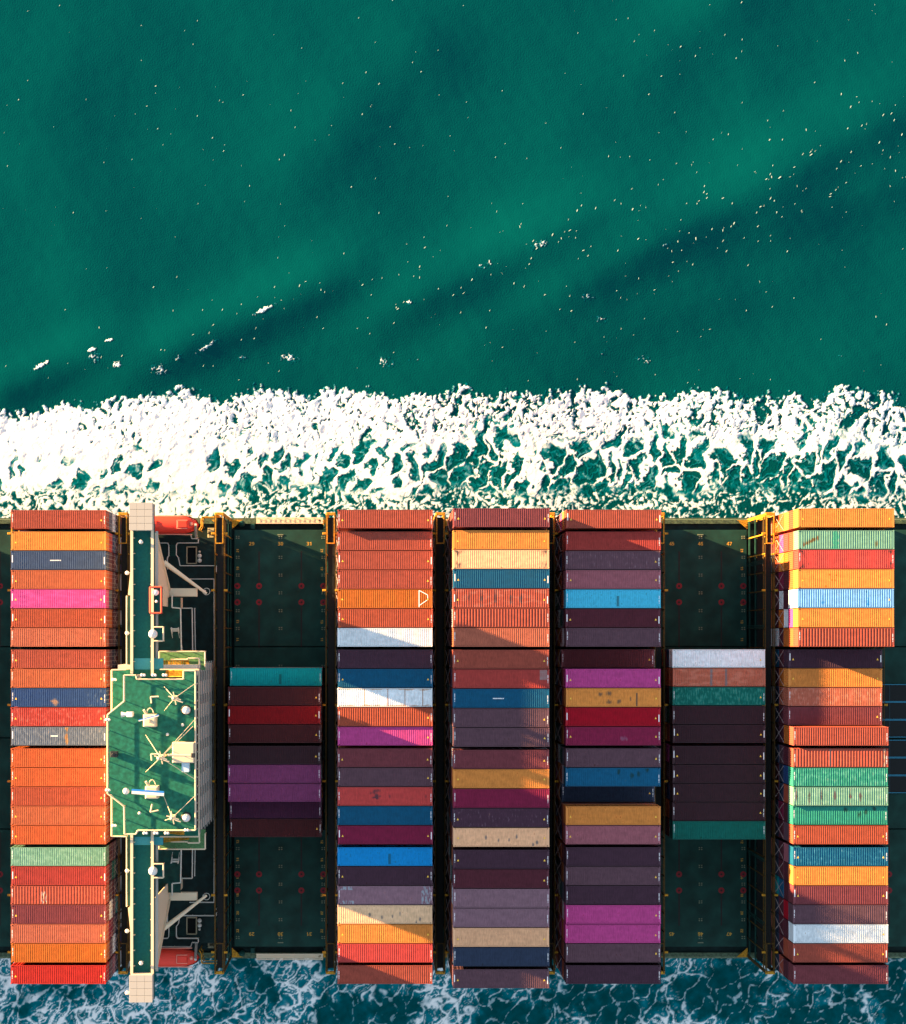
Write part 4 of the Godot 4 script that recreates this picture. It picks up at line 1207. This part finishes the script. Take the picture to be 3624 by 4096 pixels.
# ---------------------------------------------------------------- hatch covers of the empty bays
func build_hatches() -> void:
	var grain := grain_texture(21, 0.012, 0.66, 1.0, 5)
	var plate_mat := worn("hatch_green", Color8(24, 66, 60), grain, 0.045, 0.75)
	var red := paint("hatch_red", Color8(116, 18, 28), 0.6)
	var socket_mat := paint("hatch_socket", Color8(104, 112, 92), 0.6)
	var slot := paint("hatch_slot", Color8(40, 30, 32), 0.8)
	var yellow := paint("hatch_yellow", Color8(178, 136, 48), 0.5)
	var names := {-56.5: ["", "", ""], -14.6: ["29", "30", "31"], 43.8: ["45", "46", "47"], 73.0: ["", "", ""]}
	var words := {-56.5: "left of the leftmost stack", -14.6: "in the bay numbered thirty", 43.8: "in the bay numbered forty-six", 73.0: "right of the rightmost stack"}
	var place := ["outermost upper", "upper inner", "lower inner", "outermost lower"]
	var cuts := [-15.05, row_z(6) + 1.36, row_z(11) + 1.36, row_z(16) + 1.36, 43.05]
	var disc := Mesher.new()
	disc.lathe(Vector3.ZERO, [Vector2(0.42, 0.0), Vector2(0.42, 0.008), Vector2(0.0, 0.009)], 20)
	var disc_mesh := disc.mesh()
	var core := Mesher.new()
	core.lathe(Vector3.ZERO, [Vector2(0.15, 0.0), Vector2(0.15, 0.02), Vector2(0.0, 0.021)], 12)
	var core_mesh := core.mesh()
	var pair := Mesher.new()
	for a in [-0.16, 0.16]:
		for b in [-0.13, 0.13]:
			pair.bevel_box(Vector3(a - 0.09, 0, b - 0.07), Vector3(a + 0.09, 0.06, b + 0.07), 0.02)
	var pair_mesh := pair.mesh()
	for x in names:
		for k in 4:
			var z0: float = cuts[k] + 0.02
			var z1: float = cuts[k + 1] - 0.14
			var mid := (z0 + z1) * 0.5
			var t := thing("hatch_cover", "dark green steel hatch cover, %s panel, %s" % [place[k], words[x]], "hatch cover", Vector3(x, -0.6, mid), "hatch covers of the empty bays")
			var m := Mesher.new()
			m.bevel_box(Vector3(-6.42, 0, z0 - mid), Vector3(6.42, 0.6, z1 - mid), 0.03)
			part("plate", m, plate_mat, t)
			for i in 24:
				var rz := row_z(i) + 1.237
				if rz < z0 + 0.4 or rz > z1 - 0.4:
					continue
				for e in [-5.95, 0.0, 5.95]:
					part("stacking_sockets", pair_mesh, socket_mat, t, Vector3(e, 0.6, rz - mid))
			if k == 0 or k == 3:
				var inn := 1.0 if k == 0 else -1.0
				for zc in ([-7.23, -4.97] if k == 0 else [32.85, 35.1]):
					for e in [-6.0, -2.98, 2.9, 5.95]:
						var d := part("red_lifting_point", disc_mesh, red, t, Vector3(e, 0.603, zc - mid))
						part("pad_eye", core_mesh, slot, d, Vector3(0, 0.009, 0))
				for e in [-2.98, 2.9]:
					for q in ([[-12.05, -7.7], [-4.5, 1.3]] if k == 0 else [[27.0, 32.4], [35.6, 40.0]]):
						m = Mesher.new()
						m.box(Vector3(e - 0.09, 0.603, q[0] - mid), Vector3(e + 0.09, 0.606, q[1] - mid))
						part("drain_slot", m, slot, t)
				m = Mesher.new()
				m.bevel_box(Vector3(-0.4, 0.6, (-14.35 if k == 0 else 42.35) - mid - 0.07), Vector3(0.4, 0.68, (-14.35 if k == 0 else 42.35) - mid + 0.07), 0.02)
				part("edge_cleat", m, socket_mat, t)
				for i in 3:
					if names[x][i] == "":
						continue
					number(names[x][i], t, Vector3(-4.0 + i * 4.0, 0.604, (-13.1 if k == 0 else 41.15) - mid), 0.0 if k == 0 else PI, 0.62, yellow)
				# row numbers at both ends
				for i in 6:
					var rz := row_z(i + 1 if k == 0 else i + 17)
					var txt := str(21 - i * 2) if k == 0 else str(12 + i * 2)
					if names[x][0] != "":
						number(txt, t, Vector3(5.75, 0.604, rz - mid + 0.3), -PI / 2, 0.42, yellow)
						number(txt, t, Vector3(-5.95, 0.604, rz - mid + 0.3), PI / 2, 0.42, yellow)
	# flat racks laid on the covers right of the rightmost stack
	var rack_blue := paint("rack_blue", Color8(40, 120, 150), 0.5)
	var rack_dark := paint("rack_deck", Color8(26, 30, 32), 0.85)
	for i in 6:
		var rz := row_z(9 + i)
		var t := thing("flat_rack", "dark flat rack with blue side rails, %s from the top of six" % ORDINAL[i], "flat rack", Vector3(73.0, 0.02, rz), "flat racks on the right hatch")
		var m := Mesher.new()
		m.box(Vector3(-6.05, 0, -1.12), Vector3(6.05, 0.3, 1.12))
		part("platform", m, rack_dark, t)
		for s in [-1.0, 1.0]:
			m = Mesher.new()
			m.box(Vector3(-6.05, 0.05, s * 1.17 - 0.045), Vector3(6.05, 0.36, s * 1.17 + 0.045))
			part("side_rail", m, rack_blue, t)
		for e in [-5.6, -3.0, 0.0, 3.0, 5.6]:
			m = Mesher.new()
			m.box(Vector3(e - 0.05, 0.3, -1.1), Vector3(e + 0.05, 0.33, 1.1))
			part("cross_member", m, paint("rack_cross", Color8(28, 50, 58), 0.7), t)

func number(txt: String, parent: Node3D, at: Vector3, turn: float, size: float, mat: Material) -> void:
	var tm := TextMesh.new()
	var f := SystemFont.new()
	f.font_names = PackedStringArray(["Droid Sans"])
	f.font_weight = 700
	tm.font = f
	tm.text = txt
	tm.font_size = 32
	tm.pixel_size = size / 32.0 * 1.1
	tm.depth = 0.004
	var o := part("number", tm, mat, parent, at)
	o.basis = Basis(Vector3.UP, turn) * Basis(Vector3.RIGHT, -PI / 2)

# ---------------------------------------------------------------- lifeboats
func build_lifeboats() -> void:
	var red := paint("boat_red", Color8(214, 60, 46), 0.4)
	var dark_red := paint("boat_dark_red", Color8(190, 48, 38), 0.5)
	var pale := paint("boat_pale", Color8(226, 150, 130), 0.5)
	for s in [0, 1]:
		var z := -15.3 if s == 0 else 43.3
		var t := thing("lifeboat", "enclosed red lifeboat at the %s rail beside the wheelhouse" % ("sunlit upper" if s == 0 else "shaded lower"), "lifeboat", Vector3(-29.6, 5.2, z), "enclosed lifeboats")
		for layer in 2:
			var m := Mesher.new()
			var xs := 26
			var ring := 14
			var grid := []
			for i in xs + 1:
				var u := float(i) / xs * 2.0 - 1.0
				var e := pow(maxf(0.0, 1.0 - pow(absf(u), 3.4)), 0.55)
				var row := []
				for j in ring + 1:
					var a := PI * j / ring
					var half := 1.32 * (0.06 + 0.94 * e)
					if layer == 0:
						row.append(Vector3(u * 4.4, 1.15 - 1.15 * sin(a) * (0.15 + 0.85 * e), cos(a) * half))
					else:
						var k := 0.93
						row.append(Vector3(u * 4.25, 1.15 + (1.35 * pow(sin(a), 0.7)) * e, cos(a) * half * k * (1.0 - 0.10 * sin(a))))
				grid.append(row)
			for i in xs:
				for j in ring:
					if layer == 0:
						m.quad(grid[i][j], grid[i][j + 1], grid[i + 1][j + 1], grid[i + 1][j])
					else:
						m.quad(grid[i][j], grid[i + 1][j], grid[i + 1][j + 1], grid[i][j + 1])
			part("hull" if layer == 0 else "canopy", m, dark_red if layer == 0 else red, t)
		var m2 := Mesher.new()
		for e in [-1.0, 1.0]:
			m2.beam(Vector3(-4.0, 1.18, e * 1.2), Vector3(3.4, 1.18, e * 1.28), 0.12, 0.12)
		part("rubbing_strake", m2, pale, t)
		m2 = Mesher.new()
		m2.bevel_box(Vector3(1.5, 2.0, -0.55), Vector3(2.9, 2.75, 0.5), 0.15)
		part("helm_cockpit", m2, red, t)
		m2 = Mesher.new()
		for q in [[1.48, -0.58, 1.48, 0.53], [1.48, 0.53, 2.9, 0.53], [1.48, -0.58, 2.9, -0.58]]:
			m2.beam(Vector3(q[0], 2.62, q[1]), Vector3(q[2], 2.62, q[3]), 0.07, 0.07)
		m2.lathe(Vector3(3.4, 1.9, -0.1), [Vector2(0.25, 0.0), Vector2(0.25, 0.4), Vector2(0.0, 0.55)], 12)
		part("cockpit_trim", m2, pale, t)
		m2 = Mesher.new()
		m2.bevel_box(Vector3(-2.6, 2.35, -0.5), Vector3(-1.2, 2.62, 0.5), 0.08)
		part("hatch_lid", m2, red, t)


# ---------------------------------------------------------------- water
# crests of the ship's own waves: start, end, height, half width in front and behind
var crests := [
	[Vector2(-58, -36.0), Vector2(-41, -43.0), 0.62, 4.0, 3.4],
	[Vector2(-36, -40.2), Vector2(-6, -53.4), 0.78, 4.6, 3.9],
	[Vector2(0, -47.9), Vector2(33, -63.8), 0.82, 5.5, 4.2],
	[Vector2(24, -50.6), Vector2(80, -80.0), 0.96, 6.5, 4.9],
	[Vector2(52, -59.6), Vector2(86, -71.5), 0.66, 6.0, 4.6],
	[Vector2(30, -45.0), Vector2(62, -54.0), 0.28, 5.0, 4.5],
	[Vector2(-14, -68.0), Vector2(6, -88.0), 0.34, 7.0, 6.0],
	[Vector2(38, -84.0), Vector2(60, -104.0), 0.46, 7.0, 6.0],
]

func crest_height(x: float, z: float) -> float:
	var h := 0.0
	for c in crests:
		var a: Vector2 = c[0]
		var d: Vector2 = c[1] - a
		var len := d.length()
		var t := d / len
		var r := Vector2(x, z) - a
		var along := r.dot(t) / len
		var across := t.x * r.y - t.y * r.x       # positive on the lower right side
		if along < -0.5 or along > 1.5 or absf(across) > 24.0:
			continue
		var fade := smoothstep(-0.35, 0.20, along) * (1.0 - smoothstep(0.75, 1.40, along))
		var w: float = c[3] if across < 0.0 else c[4]
		var q := across / w
		h += c[2] * fade * exp(-q * q)
	return h

func wave(x: float, z: float) -> float:
	var u := x * 0.80 + z * 0.60
	var v := -x * 0.60 + z * 0.80
	return crest_height(x, z) + 0.55 * swell.get_noise_2d(u * 0.55, v * 0.8) + 0.055 * chop.get_noise_2d(u * 0.16, v * 0.34) + 0.014 * chop.get_noise_2d(u * 0.8, v * 1.1)

func water_paint() -> StandardMaterial3D:
	if mats.has("water"):
		return mats["water"]
	var m := StandardMaterial3D.new()
	m.albedo_color = Color8(1, 66, 70)
	m.roughness = 0.2
	m.metallic_specular = 0.06
	var f := FastNoiseLite.new()
	f.seed = 91
	f.frequency = 0.06
	f.fractal_octaves = 3
	var nt := NoiseTexture2D.new()
	nt.width = 1024
	nt.height = 1024
	nt.seamless = true
	nt.as_normal_map = true
	nt.bump_strength = 3.0
	nt.noise = f
	m.normal_enabled = true
	m.normal_texture = nt
	m.normal_scale = 0.35
	m.uv1_triplanar = true
	m.uv1_world_triplanar = true
	m.uv1_scale = Vector3.ONE * 0.05
	mats["water"] = m
	return m

func build_water() -> void:
	swell.seed = 5
	swell.frequency = 0.035
	swell.fractal_octaves = 2
	chop.seed = 8
	chop.frequency = 0.5
	chop.fractal_octaves = 3
	var x0 := -72.0
	var x1 := 92.0
	var z0 := -108.0
	var z1 := 72.0
	var cell := 0.36
	var nx := int((x1 - x0) / cell) + 1
	var nz := int((z1 - z0) / cell) + 1
	var h := PackedFloat32Array()
	h.resize(nx * nz)
	for j in nz:
		for i in nx:
			h[j * nx + i] = wave(x0 + i * cell, z0 + j * cell)
	var v := PackedVector3Array()
	var n := PackedVector3Array()
	v.resize(nx * nz)
	n.resize(nx * nz)
	for j in nz:
		for i in nx:
			var k := j * nx + i
			v[k] = Vector3(x0 + i * cell, SEA + h[k], z0 + j * cell)
			var l := h[k - 1] if i > 0 else h[k]
			var r := h[k + 1] if i < nx - 1 else h[k]
			var u := h[k - nx] if j > 0 else h[k]
			var d := h[k + nx] if j < nz - 1 else h[k]
			n[k] = Vector3(l - r, 2.0 * cell, u - d).normalized()
	var ix := PackedInt32Array()
	ix.resize((nx - 1) * (nz - 1) * 6)
	var q := 0
	for j in nz - 1:
		var zc := z0 + j * cell
		for i in nx - 1:
			var xc := x0 + i * cell
			if zc > SIDE_Z0 + 3.0 and zc < SIDE_Z1 - 3.0 and xc > -85.0:
				continue      # under the hull
			var k := j * nx + i
			ix[q] = k
			ix[q + 1] = k + 1
			ix[q + 2] = k + nx
			ix[q + 3] = k + 1
			ix[q + 4] = k + nx + 1
			ix[q + 5] = k + nx
			q += 6
	ix.resize(q)
	var a := []
	a.resize(Mesh.ARRAY_MAX)
	a[Mesh.ARRAY_VERTEX] = v
	a[Mesh.ARRAY_NORMAL] = n
	a[Mesh.ARRAY_INDEX] = ix
	var m := ArrayMesh.new()
	m.add_surface_from_arrays(Mesh.PRIMITIVE_TRIANGLES, a)
	setting("water", m, water_paint())
	var far := PlaneMesh.new()
	far.size = Vector2(4000, 4000)
	setting("water", far, water_paint()).position = Vector3(0, SEA - 1.2, 0)

# ---------------------------------------------------------------- foam
var web_a := FastNoiseLite.new()
var web_b := FastNoiseLite.new()
var web_c := FastNoiseLite.new()
var fluff := FastNoiseLite.new()
var drift := FastNoiseLite.new()
var broad := FastNoiseLite.new()
var grit := FastNoiseLite.new()
var web_d := FastNoiseLite.new()
var strand := FastNoiseLite.new()

func cells(f: FastNoiseLite, seed_: int, freq: float) -> void:
	f.seed = seed_
	f.noise_type = FastNoiseLite.TYPE_CELLULAR
	f.cellular_return_type = FastNoiseLite.RETURN_DISTANCE2_SUB
	f.cellular_distance_function = FastNoiseLite.DISTANCE_EUCLIDEAN
	f.fractal_type = FastNoiseLite.FRACTAL_NONE
	f.frequency = freq

# foam cover at a place: x = share of foam, y = how high it piles up
func upper_foam(x: float, z: float) -> Vector2:
	var d := SIDE_Z0 - z                     # metres out from the ship's side
	var left := 1.0 - smoothstep(-56.0, 26.0, x)
	var g := broad.get_noise_2d(x, z)
	var f := fluff.get_noise_2d(x, z)
	var fine := grit.get_noise_2d(x * 1.1, z * 0.9)
	var lump := web_d.get_noise_2d(x * 0.8, z * 0.6)      # -1 in the middle of a billow
	var reach := 19.6 - 3.6 * (1.0 - smoothstep(-60.0, -28.0, x)) + 1.3 * broad.get_noise_2d(x * 1.6, 40.0) - 1.6 * (lump + 0.5) + 0.9 * f + 0.5 * fine
	if d > reach + 0.8:
		return Vector2.ZERO
	var dx := drift.get_noise_2d(x, z)
	var dz := drift.get_noise_2d(x + 300.0, z)
	var px := x + 1.4 * dx - d * 0.25 + 0.5 * fine
	var pz := z + 1.4 * dz + 0.5 * f
	var a := web_a.get_noise_2d(px * 1.1, pz * 0.66) + 1.0
	var b := web_b.get_noise_2d(px + 0.4 * dz, pz * 0.8) + 1.0
	var s := strand.get_noise_2d(px * 1.7 + 1.2 * dz, pz * 1.35 + 1.2 * dx)
	# three belts: churned water at the plating, open cells, dense outer roll
	var outer := smoothstep(10.0, 15.5, d + 2.2 * g + 2.5 * left)
	var inner := 1.0 - smoothstep(3.6, 6.4, d + 1.5 * g)
	var middle := (1.0 - outer) * (1.0 - inner)
	var wall := 0.09 + 0.32 * left + 0.24 * smoothstep(8.5, 13.5, d) + 0.16 * g
	var big := 1.0 - smoothstep(wall - 0.06, wall + 0.10, a + 0.14 * fine + 0.08 * f)
	var thin := (1.0 - smoothstep(0.02, 0.22, b + 0.15 * fine)) * 0.42
	var cm := maxf(big * (0.9 + 0.25 * s), thin * (0.6 + 0.6 * s)) + 0.30 * left * maxf(0.0, s)
	var co := 0.42 + 0.58 * fine + 0.55 * s + 0.30 * left + 0.30 * g - 0.45 * smoothstep(0.38, 0.60, a) * (1.0 - 0.7 * left)
	var ci := 0.10 + 0.55 * fine + 0.70 * s + 0.26 * left + 0.30 * g
	var c := clampf(cm, 0.0, 1.0) * middle + smoothstep(0.20, 0.62, co) * outer + smoothstep(0.12, 0.72, ci) * inner
	c *= smoothstep(0.0, 0.9, reach - d + 0.9 * fine)
	return Vector2(c, (0.03 + 0.11 * outer + 0.05 * middle) * (0.55 + 0.8 * f))

func lower_foam(x: float, z: float) -> Vector2:
	var d := z - SIDE_Z1
	var left := 1.0 - smoothstep(-60.0, 60.0, x)
	var dx := drift.get_noise_2d(x + 90.0, z)
	var dz := drift.get_noise_2d(x - 210.0, z)
	var f := fluff.get_noise_2d(x + 50.0, z)
	var fine := grit.get_noise_2d(x, z + 90.0)
	var g := broad.get_noise_2d(x * 1.3, z * 1.3 + 60.0)
	var px := x + 1.5 * dx + 0.35 * f + 0.4 * z
	var pz := z + 1.5 * dz + 0.25 * fine
	var a := web_a.get_noise_2d(px * 1.05, pz * 0.8) + 1.0
	var b := web_c.get_noise_2d(px * 1.1, pz * 1.1) + 1.0
	var s := strand.get_noise_2d(px * 1.1 + dz, pz * 0.9 + dx)
	var dense := clampf(0.14 + 0.60 * left + 0.95 * g + 0.25 * f - smoothstep(16.0, 26.0, d), 0.0, 1.0)
	# white threads between the cells; pale aerated water where the wash is thick
	var big := 1.0 - smoothstep(0.0, 0.09 + 0.16 * dense, a + 0.12 * fine)
	var small := 1.0 - smoothstep(0.0, 0.06 + 0.16 * dense, b + 0.14 * fine)
	var white := maxf(big * (0.45 + 0.55 * dense), small * (0.10 + 0.75 * dense)) + 0.35 * dense * maxf(0.0, s) + 0.25 * (dense - 0.5) * left
	var haze := clampf(0.15 + 0.75 * dense + 0.45 * f + 0.25 * s + 0.4 * big, 0.0, 1.0) * (0.35 + 0.65 * smoothstep(0.1, 0.5, dense + 0.5 * big))
	var out := 1.0 - smoothstep(19.0, 26.0, d)
	return Vector2(clampf(white, 0.0, 1.0) * out, haze * out)

# loose foam: small lacy patches and thin crest foam on the open water
var patches := [
	[-50.5, -39.9, 2.0, 0.45, -0.5, 1.05], [-42.7, -41.3, 1.7, 1.7, 0.0, 0.62], [-39.3, -40.0, 1.5, 1.0, 0.3, 0.68], [-33.2, -39.4, 1.9, 1.3, 0.2, 0.72], [-17.8, -48.1, 2.6, 0.42, -0.48, 1.05], [-26.0, -42.8, 3.0, 0.5, -0.55, 0.72],
	[-14.1, -41.2, 2.2, 1.2, 0.0, 0.66], [-21.0, -41.0, 1.2, 0.8, 0.0, 0.5], [0.0, -40.5, 2.2, 1.4, 0.1, 0.6], [4.6, -40.9, 2.2, 0.8, 0.0, 0.42], [29.6, -50.0, 1.4, 1.0, 0.0, 0.56], [31.5, -46.8, 1.9, 0.9, 0.0, 0.56], [38.1, -41.0, 1.9, 1.2, 0.0, 0.56],
	[32.0, -41.9, 1.2, 1.0, 0.0, 0.42], [22.6, -57.6, 2.6, 1.0, -0.5, 0.62], [14.5, -54.6, 3.4, 1.0, -0.5, 0.46], [3.2, -49.2, 1.8, 0.9, -0.5, 0.5], [60.0, -41.4, 1.5, 0.6, 0.0, 0.42], [66.5, -41.5, 1.3, 0.6, 0.0, 0.4], [53.0, -41.3, 1.3, 0.8, 0.0, 0.4], [-30.4, -41.0, 1.1, 0.5, -0.5, 0.7],
	[41.0, -57.5, 1.4, 0.5, -0.5, 0.45], [52.8, -63.4, 1.6, 0.5, -0.5, 0.42], [-40.5, -43.6, 0.8, 0.3, -0.2, 1.1], [-43.0, -42.2, 0.9, 0.4, -0.4, 1.1],
]

func patch_foam(x: float, z: float, p: Array) -> float:
	var c := cos(p[4])
	var s := sin(p[4])
	var dx: float = x - p[0]
	var dz: float = z - p[1]
	var q := Vector2((dx * c + dz * s) / p[2], (-dx * s + dz * c) / p[3]).length()
	var b := web_c.get_noise_2d(x * 2.2, z * 2.2) + 1.0
	var f := 0.5 * fluff.get_noise_2d(x * 1.6, z * 1.6) + 0.7 * grit.get_noise_2d(x * 1.3, z * 1.3)
	var solid: float = p[5]
	return smoothstep(0.25, 0.75, (1.0 - q) * solid * 1.2 + 0.55 * f + 0.35 * (1.0 - smoothstep(0.0, 0.25, b)) - 0.25 - 0.25 * (1.0 - solid)) * (1.0 - smoothstep(0.9, 1.6, q))

func foam_sheet(m: ArrayMesh, x0: float, x1: float, z0: float, z1: float, cell: float, kind: int, spot := []) -> void:
	var nx := int((x1 - x0) / cell) + 1
	var nz := int((z1 - z0) / cell) + 1
	var c := PackedFloat32Array()
	var h := PackedFloat32Array()
	var y := PackedFloat32Array()      # aerated water
	c.resize(nx * nz)
	h.resize(nx * nz)
	y.resize(nx * nz)
	for j in nz:
		var z := z0 + j * cell
		for i in nx:
			var x := x0 + i * cell
			var k := j * nx + i
			var r := Vector2.ZERO
			if kind == 0:
				r = upper_foam(x, z)
			elif kind == 1:
				r = lower_foam(x, z)
			else:
				r = Vector2(patch_foam(x, z, spot), 0.05)
			c[k] = r.x
			if kind == 1:
				y[k] = r.y
				r.y = 0.05
			h[k] = wave(x, z) + 0.012 + maxf(0.0, r.y) * r.x
	var v := PackedVector3Array()
	var n := PackedVector3Array()
	var col := PackedColorArray()
	v.resize(nx * nz)
	n.resize(nx * nz)
	col.resize(nx * nz)
	var deep := Color8(1, 66, 70).srgb_to_linear()
	var milk := Color8(18, 122, 138).srgb_to_linear()
	var white := Color(0.84, 0.86, 0.87)
	for j in nz:
		for i in nx:
			var k := j * nx + i
			v[k] = Vector3(x0 + i * cell, SEA + h[k], z0 + j * cell)
			var l := h[k - 1] if i > 0 else h[k]
			var r := h[k + 1] if i < nx - 1 else h[k]
			var u := h[k - nx] if j > 0 else h[k]
			var d := h[k + nx] if j < nz - 1 else h[k]
			n[k] = Vector3(l - r, 2.0 * cell, u - d).normalized()
			var t := c[k]
			if kind == 1:
				col[k] = deep.lerp(milk, y[k]).lerp(white, smoothstep(0.16, 0.98, t))
			else:
				col[k] = deep.lerp(milk, clampf(t * 2.2, 0.0, 1.0)).lerp(white, smoothstep(0.30, 0.95, t))
	var ix := PackedInt32Array()
	for j in nz - 1:
		for i in nx - 1:
			var k := j * nx + i
			if kind != 1 and maxf(maxf(c[k], c[k + 1]), maxf(c[k + nx], c[k + nx + 1])) < 0.03:
				continue
			ix.append_array(PackedInt32Array([k, k + 1, k + nx, k + 1, k + nx + 1, k + nx]))
	if ix.is_empty():
		return
	var a := []
	a.resize(Mesh.ARRAY_MAX)
	a[Mesh.ARRAY_VERTEX] = v
	a[Mesh.ARRAY_NORMAL] = n
	a[Mesh.ARRAY_COLOR] = col
	a[Mesh.ARRAY_INDEX] = ix
	m.add_surface_from_arrays(Mesh.PRIMITIVE_TRIANGLES, a)

func foam_object(called: String, label: String, m: ArrayMesh) -> void:
	if not mats.has("foam"):
		var fm := StandardMaterial3D.new()
		fm.vertex_color_use_as_albedo = true
		fm.roughness = 0.6
		fm.metallic_specular = 0.05
		mats["foam"] = fm
	var o := part(numbered(called), m, mats["foam"], self)
	o.set_meta("kind", "stuff")
	o.set_meta("label", label)
	o.set_meta("category", "foam")

func build_foam() -> void:
	cells(web_a, 31, 0.36)
	cells(web_b, 32, 0.95)
	cells(web_c, 33, 1.0)
	fluff.seed = 34
	fluff.frequency = 0.42
	fluff.fractal_octaves = 4
	drift.seed = 35
	drift.frequency = 0.22
	drift.fractal_octaves = 2
	grit.seed = 37
	grit.frequency = 1.0
	grit.fractal_octaves = 3
	strand.seed = 39
	strand.noise_type = FastNoiseLite.TYPE_SIMPLEX_SMOOTH
	strand.fractal_type = FastNoiseLite.FRACTAL_RIDGED
	strand.frequency = 0.34
	strand.fractal_octaves = 3
	cells(web_d, 38, 0.16)
	web_d.cellular_return_type = FastNoiseLite.RETURN_DISTANCE
	broad.seed = 36
	broad.frequency = 0.07
	broad.fractal_octaves = 2
	var upper := ArrayMesh.new()
	foam_sheet(upper, -71.0, 91.0, -40.0, SIDE_Z0 + 0.6, 0.11, 0)
	foam_object("wake_foam", "broad white sunlit wake foam along the upper side of the ship", upper)
	var lower := ArrayMesh.new()
	foam_sheet(lower, -71.0, 91.0, SIDE_Z1 - 0.6, 71.0, 0.13, 1)
	foam_object("wash_foam", "blue shaded lacy foam along the lower side of the ship", lower)
	var loose := ArrayMesh.new()
	for p in patches:
		var r: float = maxf(p[2], p[3]) * 1.7
		foam_sheet(loose, p[0] - r, p[0] + r, p[1] - r, p[1] + r, 0.09, 2, p)
	foam_object("foam_patches", "small lacy foam patches on the waves above the wake", loose)
	# scattered flecks where wavelets break, their pale colour also standing in for sun glints
	var v := PackedVector3Array()
	var n := PackedVector3Array()
	var ix := PackedInt32Array()
	var fr := RandomNumberGenerator.new()
	fr.seed = 77
	for k in 2400:
		var x := fr.randf_range(-62.0, 82.0)
		var z := fr.randf_range(-98.0, -37.0)
		var e := crest_height(x, z)
		var keep := 0.10 + 0.7 * clampf(e * 1.1 - 0.15, 0.0, 1.0) + 0.25 * maxf(0.0, swell.get_noise_2d(x * 1.5, z * 1.5))
		if fr.randf() > keep:
			continue
		var long := fr.randf_range(0.03, 0.17) * (1.0 + 0.6 * e)
		var thin := long * fr.randf_range(0.14, 0.34)
		var turn := fr.randfn(-1.05, 0.3)
		var u := Vector3(cos(turn), 0, sin(turn)) * long
		var w := Vector3(-sin(turn), 0, cos(turn)) * thin
		var c := Vector3(x, SEA + wave(x, z) + 0.03, z)
		var b := v.size()
		for q in 6:
			var an := TAU * q / 6.0
			v.append(c + u * cos(an) * fr.randf_range(0.7, 1.2) + w * sin(an) * fr.randf_range(0.7, 1.2))
			n.append(Vector3.UP)
		v.append(c + Vector3(0, thin * 0.3, 0))
		n.append(Vector3.UP)
		for q in 6:
			ix.append_array(PackedInt32Array([b + 6, b + q, b + (q + 1) % 6]))
	var a := []
	a.resize(Mesh.ARRAY_MAX)
	a[Mesh.ARRAY_VERTEX] = v
	a[Mesh.ARRAY_NORMAL] = n
	a[Mesh.ARRAY_INDEX] = ix
	var m := ArrayMesh.new()
	m.add_surface_from_arrays(Mesh.PRIMITIVE_TRIANGLES, a)
	var o := part("whitecap_glint_flecks", m, paint("fleck", Color8(184, 206, 190), 0.6), self)
	o.set_meta("kind", "stuff")
	o.set_meta("label", "scattered tiny white flecks on the open green water")
	o.set_meta("category", "foam")
